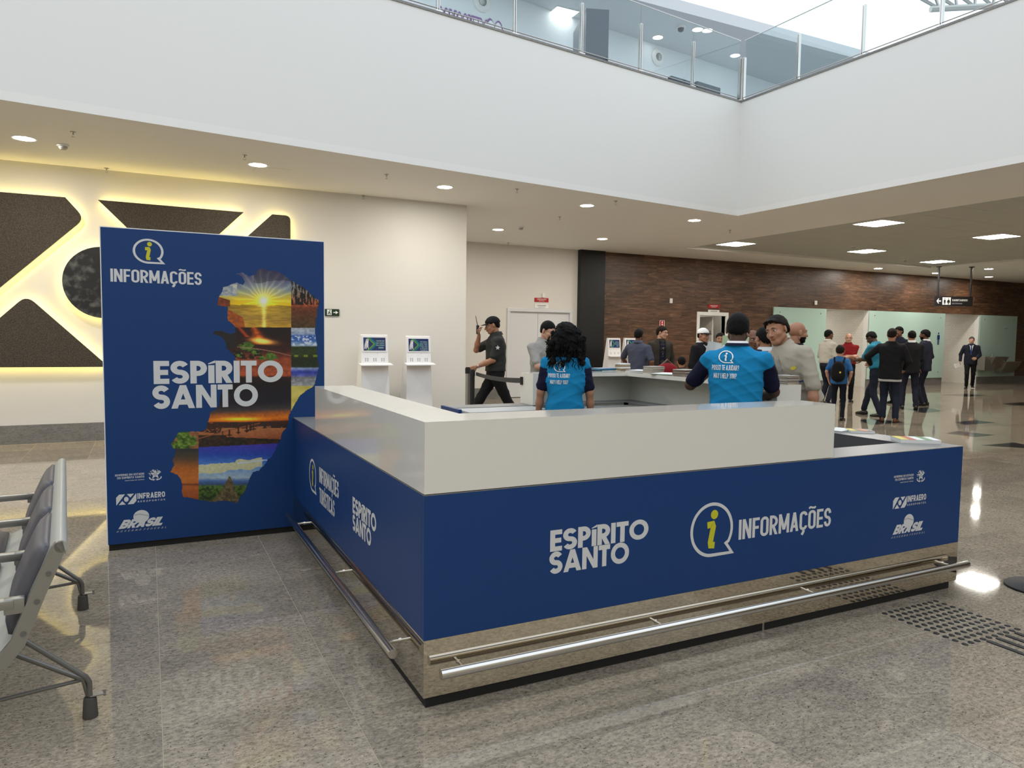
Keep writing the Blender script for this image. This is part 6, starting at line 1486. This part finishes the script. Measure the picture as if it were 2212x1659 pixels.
ax_ = np.array([0, .35, .94]); MB().cbox(hp-np.array([.028, .018, .065]), hp+np.array([.028, .018, .065]), .006).build('handset', 'rubber_black', t, local=True)
MB().tube([hp+np.array([0.01, .0, .06]), hp+np.array([.01, .03, .20])], [.006, .004], 8).build('antenna', 'rubber_black', t, smooth=True, local=True)

gl = person(1175, 691, 8.9, 146, 'young man with glasses and light grey shirt behind the far ledge', 'fair', 'hair_black', 'shirt_grey', legs='trousers_grey', wr=((.02, .34, 1.14), (-.06, .30, 1.12)), pole=((1, -.35, -.6), (-1, -.3, -.6)), hdir=((-1, .35, .05), (1, .3, 0)), palm=((0, 0, -1), (0, 0, -1)), curl=(.8, .8), head=(12, 16, 0), collar='shirt_grey')
glasses(gl); strip(gl, 'placket', 0, 0, 1.46, 1.10, .016, .012, 'black_cloth', .005); strip(gl, 'collar_lining', .0, .0, 1.482, 1.43, .05, .01, 'black_cloth', .006, n=3)

wo = person(1221, 699, 6.15, -4, 'woman with big black curly hair in a blue help shirt seen from behind', 'tan', 'hair_black', 'tee_blue', sleeve='sleeve_navy', legs='black_cloth', wr=((.25, .03, .86), (-.25, .05, .86)), curl=(.4, .4), female=True, hairkind='curly', h=1.60, fat=1.18, untucked=True)
he = person(1590, 674, 5.3, 3, 'broad man in a blue help shirt holding up papers, seen from behind', 'dark', 'hair_black', 'tee_blue', sleeve='sleeve_navy', legs='jeans_dark', wr=((.16, .33, 1.08), (-.22, .30, 1.28)), pole=((.7, -.1, -1), (-.9, -.25, -1)), hdir=((-.3, 1, .2), (.15, .4, 1)), palm=((-1, 0, 0), (1, .3, 0)), curl=(.8, .9), fat=1.2, head=(2, 10, 0), untucked=True, feet=((.13, .02, 0), (-.13, 0, 0)))
def help_print(P, dx, zc, k=1.):
    r = .050*k
    B = bubble(0, 0, 1, .16); decal(P, 'bubble', [[(dx+x*r*1.15, zc+y*r) for x, y in q] for q in B], 'sign_white', None)
    decal(P, 'letter_i', [[(dx+x*r, zc+y*r) for x, y in q] for q in ital_i(0, 0, 1)], 'sign_white', None)
    for txt, zz_, w in (('POSSO TE AJUDAR?', zc-.115*k, .225*k), ('MAY I HELP YOU?', zc-.185*k, .190*k)):
        Pq, wt = text_polys(txt, .46, .13, .07); decal(P, 'lettering', fit(Pq, wt, dx-w/2-.002, zz_, dx+w/2, .044*k), 'sign_white', None)
help_print(he, -.072, 1.415, .86); help_print(wo, -.065, 1.362, .84)
# white lanyard collar edge
for P in (he,):
    b = MB(); rg_ = [[P['T']((rx*math.sin(t), -.014+ry*math.cos(t), zc)) for t in [2*math.pi*j/28 for j in range(28)]] for zc, rx, ry in ((1.500, .092, .096), (1.520, .076, .080))]
    b.loft(rg_, closed=False); b.build('neckband', 'sleeve_navy', P['shirt'], smooth='all', local=True)
    b = MB(); rg_ = [[P['T']((rx*math.sin(t), -.014+ry*math.cos(t), zc)) for t in [2*math.pi*j/28 for j in range(28)]] for zc, rx, ry in ((1.518, .079, .083), (1.534, .072, .076))]
    b.loft(rg_, closed=False); b.build('lanyard', 'sign_white', P['root'], smooth='all', local=True)
t = held('paper_sheets', he, 'white and pale green sheets held up by the broad man in blue', 'paper'); hp = he['arms'][0][2]; hl = he['arms'][1][2]+np.array([.02, .08, .09])
def sheet(c, w, h_, ry, rz, m, par, bend=.02):
    R_ = rotm('Z', rz)@rotm('Y', ry); b = MB(); n = 5; V = []
    for i in range(n+1):
        for j in range(3):
            u, v = i/n-.5, j/2-.5; V.append(np.array(c)+R_@np.array([u*w, bend*math.cos(u*5)*(1+v), v*h_]))
    F = [(i*3+j, i*3+j+3, i*3+j+4, i*3+j+1) for i in range(n) for j in range(2)]; b.add(V, F).add([np.array(v)+R_@np.array([0, .0012, 0]) for v in V], [f[::-1] for f in F]); return b.build('sheet', m, par, local=True, smooth='all', fixn=False)
sheet(hl+np.array([.0, .02, .03]), .15, .21, 14, 8, 'paper_white', t); sheet(hl+np.array([.045, .045, .03]), .15, .21, 8, -4, 'paper_white', t); sheet(hl+np.array([.15, .06, .07]), .20, .24, 3, 5, mat('paper_green', (.50, .58, .36), .6), t)

be = person(1738, 690, 6.15, -145, 'dark haired man in a beige work shirt leaning over the right ledge', 'tan', 'hair_brown', 'shirt_beige', legs='khaki', h=1.74, lean=20, side=11, wr=((.20, .50, 1.10), (-.24, .20, .86)), pole=((1, -.2, -.5), (-1, -.5, -.3)), hdir=((-.3, 1, -.1), (.1, .2, -1)), head=(4, -12, 2), hairkind='fringe', long=False, collar='shirt_beige', fat=1.02, hairz=.078, slen=1.0)
strip(be, 'placket', 0, 0, 1.44, 1.02, .014, .014, 'shirt_grey', .004, n=14); strip(be, 'lanyard', .055, .030, 1.44, 1.12, .005, .005, 'card_brown', .006, n=12); strip(be, 'lanyard', .045, .022, 1.44, 1.12, .003, .003, 'cover_red', .009, n=12)
dd_ = lambda nm, pts, m_: decal(be, nm, [pts], m_, None, back=False, off_=.006)
dd_('badge_dot', [(-.115+.022*math.cos(a), 1.315+.016*math.sin(a)) for a in [k*math.pi/5 for k in range(10)]], 'cover_yellow'); dd_('pin', [(-.085, 1.235), (-.070, 1.235), (-.066, 1.262), (-.085, 1.268)], 'sign_dark')
dd_('name_tag', [(-.16, 1.185), (-.06, 1.185), (-.06, 1.197), (-.16, 1.197)], 'tie_blue'); dd_('name_tag_mark', [(-.055, 1.185), (-.045, 1.185), (-.042, 1.225), (-.054, 1.225)], 'cover_red')
bd = person(1716, 695, 7.9, 62, 'bald bearded man in a dark jacket behind the man in beige', 'tan', 'hair_black', 'suit_black', jacket=True, long=True, legs='black_cloth', hairkind='none', beard=True)
dh = person(1648, 707, 7.5, -35, 'dark haired man in a dark suit between the helper and the man in beige', 'tan', 'hair_black', 'suit_navy', jacket=True, long=True, legs='suit_navy', hairkind='full', collar='white_shirt')
fb_ = person(1622, 712, 8.1, 160, 'grey haired man in a white shirt hidden behind the helper', 'brown', 'hair_grey', 'white_shirt', long=True, legs='suit_navy', hairkind='balding', collar='white_shirt')
sl = person(1377, 710, 12.9, 18, 'man in a slate blue shirt seen from behind at the kiosks', 'brown', 'hair_black', 'shirt_slate', legs='jeans_dark', wr=((.24, .06, .92), (-.30, .30, 1.02)), pole=((.5, -.6, -.3), (-1, -.4, -.2)), collar='shirt_slate', fat=1.1, untucked=True)
tw_ = person(1424, 704, 13.4, 158, 'man in a brown tweed jacket over a navy shirt looking right', 'fair', 'hair_brown', 'tweed', jacket=True, long=True, legs='khaki', head=(42, 4, 0), hairkind='full', wr=((.24, .10, .90), (-.26, .0, .88)))
strip(tw_, 'shirt_front', 0, 0, 1.47, .95, .06, .06, 'navy_shirt', .004, n=12); front_poly(tw_, 'button', [(-.005, 1.33), (.005, 1.33), (.005, 1.34), (-.005, 1.34)], 'sign_white', .009); front_poly(tw_, 'button', [(-.005, 1.22), (.005, 1.22), (.005, 1.23), (-.005, 1.23)], 'sign_white', .009); glasses(tw_)
ch_ = person(1471, 771, 11.4, -10, 'small child in a black shirt with white stripes beside the desk', 'tan', 'hair_black', 'black_cloth', legs='jeans_dark', child=True, hairkind='short')
strip(ch_, 'shirt_stripe', -.14, .14, 1.30, 1.30, .017, .017, 'stripe_white', .004, n=1, back=True) if False else decal(ch_, 'shirt_stripe', [[(x, 1.26), (x+.035, 1.26), (x+.035, 1.33), (x, 1.33)] for x in [-.175+.035*k for k in range(10)]], 'stripe_white', None)
cm = person(1514, 709, 11.9, 128, 'man in a white cap and black suit talking near the staff doorway', 'tan', 'hair_black', 'suit_black', jacket=True, long=True, legs='suit_black', hairkind='balding', head=(0, 2, 0), collar='white_shirt')
cap_hat(cm, 'white_plastic', 'black_cloth'); suit_front(cm)
fw = person(1553, 719, 12.8, 180, 'woman with dark hair whose forehead shows above the raised papers', 'tan', 'hair_black', 'black_cloth', legs='black_cloth', female=True, hairkind='full', hairz=.066)
wm = person(1785, 712, 16.8, 48, 'man in an off white shirt with his back turned, looking right', 'brown', 'hair_black', 'offwhite', long=True, legs='suit_navy', fat=1.15, wr=((.12, .25, 1.08), (-.15, .22, 1.05)), hairkind='short', collar='offwhite')
rd_ = person(1829, 720, 17.6, 176, 'bald man in a red polo shirt standing with crossed arms', 'fair', 'hair_grey', 'polo_red', legs='black_cloth', fat=1.22, wr=((-.10, .24, 1.18), (.10, .25, 1.14)), pole=((.45, -.1, -1), (-.45, -.1, -1)), hdir=((-1, .1, .1), (1, .1, 0)), hairkind='none', collar='polo_red')
glasses(rd_)
by = person(1812, 747, 13.5, 6, 'boy in a bright blue shirt wearing a black backpack', 'fair', 'hair_brown', 'boy_blue', legs='jeans_dark', child=True, hairkind='full', wr=((.22, .02, .92), (-.22, .02, .92)), untucked=True, fat=1.1)
t = held('backpack', by, 'black backpack with a small yellow badge on the back of the boy', 'backpack'); s_ = by['s']
Ub = union([ell(np.array([0, -.23, 1.20])*s_, np.array([.145, .10, .20])*s_), ell(np.array([0, -.24, 1.06])*s_, np.array([.155, .115, .15])*s_)], .04); v, f_ = surface_net(Ub, Ub.lo-.05, Ub.hi+.05, .014); mesh_obj('bag', [(v, f_, 0)], ['black_cloth'], t)
for sx in (1, -1):
    MB().tube([np.array(p)*s_ for p in ((sx*.09, -.16, 1.34), (sx*.11, -.06, 1.475), (sx*.115, .07, 1.43), (sx*.12, .145, 1.25), (sx*.13, .06, 1.08), (sx*.12, -.14, 1.04))], .016, 8).build('strap', 'black_cloth', t, smooth=True, local=True)
MB().add([(np.array([.055+x*.020, -.352, 1.14+z*.022]))*s_ for x, z in ((-1, 1), (1, 1), (1, -.2), (0, -1.3), (-1, -.2))], [(0, 1, 2, 3, 4)]).build('badge', 'cover_yellow', t, local=True, fixn=False)
ln = person(1893, 712, 14.3, -62, 'man in an aqua shirt and dark jeans bending his head over a phone', 'dark', 'hair_black', 'aqua', legs='jeans', wr=((.10, .38, 1.12), (-.10, .42, 1.12)), hdir=((-.2, 1, 0), (.1, 1, 0)), lean=6, head=(0, 26, 0), feet=((.12, .34, 0), (-.10, -.12, 0)))
bj = person(1922, 709, 13.35, 4, 'man in a black jacket, blue jeans and brown shoes seen from behind', 'tan', 'hair_brown', 'suit_black', jacket=True, long=True, legs='jeans', shoes='shoe_brown', wr=((.22, .18, 1.0), (-.36, .24, 1.06)), pole=((.5, -.6, -.4), (-.8, -.6, -.1)), hdir=((0, 1, -.3), (-1, .4, 0)), fat=1.12, feet=((.12, -.02, 0), (-.10, .02, 0)), hairkind='short')
b = MB(); P = bj; b.loft([[np.array([.185*math.cos(t)*r_, -.01+.135*math.sin(t)*r_, z])*P['s'] for t in [2*math.pi*k/24 for k in range(24)]] for z, r_ in ((.76, 1.06), (.80, 1.06), (.86, 1.0))]); b.build('shirt_tail', 'white_shirt', P['root'], smooth='all', local=True)
hb = person(1937, 705, 17.2, -140, 'tall man whose head rises behind the man in the black jacket', 'brown', 'hair_black', 'suit_navy', jacket=True, long=True, legs='suit_navy', wr=((.2, .1, .9), (-.2, .1, .9)))
sa = person(1965, 714, 15.9, -8, 'man in a black suit with his back turned between two others', 'tan', 'hair_black', 'suit_black', jacket=True, long=True, legs='suit_navy', wr=((.10, .25, 1.05), (-.10, .25, 1.05)), feet=((.14, 0, 0), (-.14, 0, 0)), collar='white_shirt')
sb = person(1994, 712, 16.8, -70, 'dark suited man with a beard looking left and holding a cap', 'brown', 'hair_black', 'suit_navy', jacket=True, long=True, legs='suit_navy', beard=True, wr=((.2, .16, 1.0), (-.27, .02, .84)), hairkind='full', collar='white_shirt')
t = held('held_cap', sb, 'white cap with dark brim hanging from the hand of the bearded man', 'cap'); c = sb['arms'][1][2]+np.array([-.04, .03, -.15])
v, f_ = surface_net(ell(c, (.085, .075, .10)), c-.12, c+.12, .012); mesh_obj('crown', [(v, f_, 0)], ['offwhite'], t); v, f_ = surface_net(ell(c+np.array([0, .0, -.105]), (.08, .06, .045)), c-.2, c+.1, .012); mesh_obj('brim', [(v, f_, 0)], ['black_cloth'], t)
wk = person(2094, 727, 23.2, 178, 'man in a dark suit and blue tie walking towards the desk', 'fair', 'hair_grey', 'suit_navy', jacket=True, long=True, legs='suit_black', fat=1.15, wr=((.30, .06, .92), (-.16, .24, 1.02)), hdir=((.2, .1, -1), (.8, .4, 0)), feet=((.09, .12, 0), (-.09, -.16, .02)), hairkind='short')
suit_front(wk, tie='tie_blue')
t = held('folded_papers', wk, 'white folded papers in the hand of the walking man in the suit', 'paper'); sheet(wk['arms'][0][2]+np.array([.05, .03, -.13]), .22, .14, 20, 10, 'paper_white', t)
# red bag on the far side of the desk, next to the child
q = atd(1441, 792, 9.4); t = empty('handbag', (q[0], q[1], 0), 'red bag on a stroller frame beside the child', 'bag')
zc = q[2]; v, f_ = surface_net(ell((q[0], q[1], zc-.06), (.17, .10, .11)), q-[.3, .3, .3], q+[.3, .3, .2], .014)
MB().add(v, [tuple(x) for x in f_.tolist()]).build('bag', 'polo_red', t, smooth='all')
for dx in (-.14, .14): MB().tube([(q[0]+dx, q[1], .03), (q[0]+dx*.7, q[1], zc-.12)], .012, 8).build('frame_leg', 'brushed_steel', t, smooth=True)
MB().tube([(q[0]-.12, q[1], zc), (q[0], q[1], zc+.09), (q[0]+.12, q[1], zc)], .012, 8).build('handle', 'card_brown', t, smooth=True)
